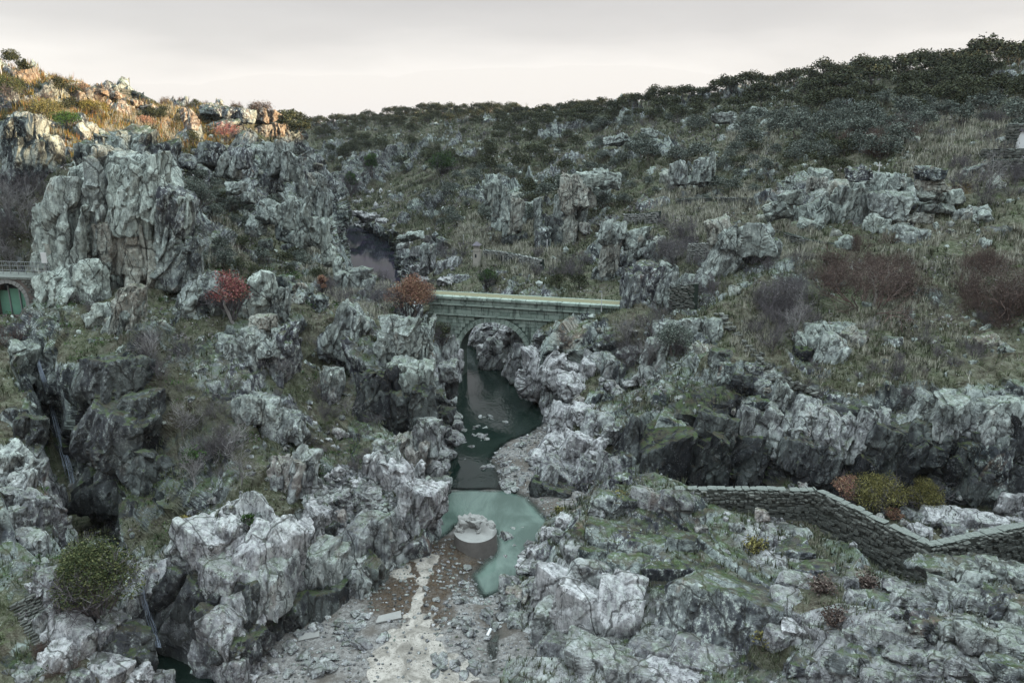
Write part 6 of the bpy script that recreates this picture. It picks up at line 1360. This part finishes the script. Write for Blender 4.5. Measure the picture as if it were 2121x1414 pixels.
# boulders lying on the river bed and in the shallows
BZ = [(470,1300,760,1400,34,.22),(900,1280,1010,1400,26,.16),(560,1270,800,1330,12,.2),(960,900,1110,1005,40,.2),(1035,1000,1080,1030,5,.4),(980,900,1010,950,10,.16),(1000,1230,1060,1300,12,.28),(930,1170,990,1260,14,.14),(880,1180,930,1380,10,.12),(1880,1060,2100,1115,26,.28),(640,1010,790,1045,40,.22),(1040,1130,1110,1200,10,.3),(880,880,950,980,22,.55),(990,670,1080,760,24,.55),(1240,720,1330,800,18,.35)]
kk = 0
for x0, y0, x1, y1, n, sz in BZ:
    for i in range(n):
        X, Y = random.uniform(x0, x1), random.uniform(y0, y1); g = ground(X, Y)
        if g is None: continue
        s = sz * random.uniform(.5, 1.6); z = max(g[0].z, -.12)
        lab = unique_label(('angular' if i % 2 else 'rounded') + (' pale' if i % 3 else ' dark') + ' boulder', X, Y)
        o = link('river_boulder', RIV[(i * 3 + kk) % 10], None); o.location = (g[0].x, g[0].y, z + s * .2); o.scale = (s * random.uniform(.8, 1.4), s, s * random.uniform(.5, .9)); o.rotation_euler = (random.uniform(-.4, .4), random.uniform(-.4, .4), random.uniform(0, 6.28))
        tag(o, lab or 'loose boulder lying along the river bed', 'boulder', 'boulders strewn along the river'); kk += 1
def scree(name, label, n, want, seed, size=.12, mat=None):
    r = np.random.default_rng(seed); pv = []
    for nme, v, q, rk in LAND:
        c = v[q].mean(1); nn = np.cross(v[q[:, 1]] - v[q[:, 0]], v[q[:, 3]] - v[q[:, 0]]); ar = np.linalg.norm(nn, axis=1); nz = np.abs(nn[:, 2]) / (ar + 1e-9); X, Y, f = project(c); dist = np.linalg.norm(c - np.array([0, 0, CAM_Z]), axis=1)
        m = (X > -40) & (X < 2160) & (Y > 60) & (Y < 1440) & (f > 3); pv.append((c, want(c, X, Y, rk[q[:, 0]], nz, nme) * m * ar / dist**1.6, dist))
    c = np.concatenate([a[0] for a in pv]); w = np.concatenate([a[1] for a in pv]); dist = np.concatenate([a[2] for a in pv]); i = r.choice(len(c), n, p=w / w.sum())
    U, T = ico(1); s = size * (dist[i] / 35)**.9 * r.uniform(.3, 1.0, n)**1.5 * 1.8
    v = U[None] * (1 + r.normal(0, .22, (n, len(U), 1))) * s[:, None, None] * r.uniform(.5, 1.2, (n, 1, 3)) + c[i][:, None]
    me = np_mesh(name, v.reshape(-1, 3), tris=(T[None] + (np.arange(n) * len(U))[:, None, None]).reshape(-1, 3)); z = np.zeros((n, 3)); z[:, 1] = r.uniform(0, 1, n)**.7; z[:, 2] = (r.random(n) < .2) * .5; set_attr(me, 'zone', np.repeat(z, len(U), 0)); set_attr(me, 'tone', np.zeros((len(me.vertices), 3)))
    return tag(link(name, me, mat or M_SCREE), label, 'stones', kind='stuff')
scree('gravel', 'loose gravel and cobbles covering the river bed', 9500, lambda c, X, Y, rk, nz, nme: (nme == 'riverbed') * (c[:, 2] > -.1) * (Y > 860) * (fbm(c / 1.2, 51, 2) > -.25) * np.where(sdist(c[:, :2], STRIP) < .1, .28, 1), 3, .055)
scree('scree', 'broken stones lying in the turf of the slopes', 6000, lambda c, X, Y, rk, nz, nme: (nme != 'riverbed') * (fbm(c / 4, 53, 3) > .05) * (nz > .3), 4, .10)
scree('ledge_rubble', 'pale rubble heaped on the ledge above the cliff', 1500, lambda c, X, Y, rk, nz, nme: (nme == 'left_hillside') * in_any(X, Y, [(720, 1030, 60), (670, 1035, 40), (770, 1035, 40)]), 5, .13)

# ------------------------------------------------------------------ air
hz = MB().box((-330, -8, -6), (330, 470, 62)).build('haze', None); hm = bpy.data.materials.new('thin_haze'); hm.use_nodes = True
hm.node_tree.nodes.clear(); ho = hm.node_tree.nodes.new('ShaderNodeOutputMaterial'); hv = hm.node_tree.nodes.new('ShaderNodeVolumePrincipled')
hv.inputs['Color'].default_value = (.80, .88, .96, 1); hv.inputs['Density'].default_value = .0001; hv.inputs['Anisotropy'].default_value = .2
hm.node_tree.links.new(hv.outputs[0], ho.inputs['Volume']); hz.data.materials.append(hm); hz['kind'] = 'stuff'
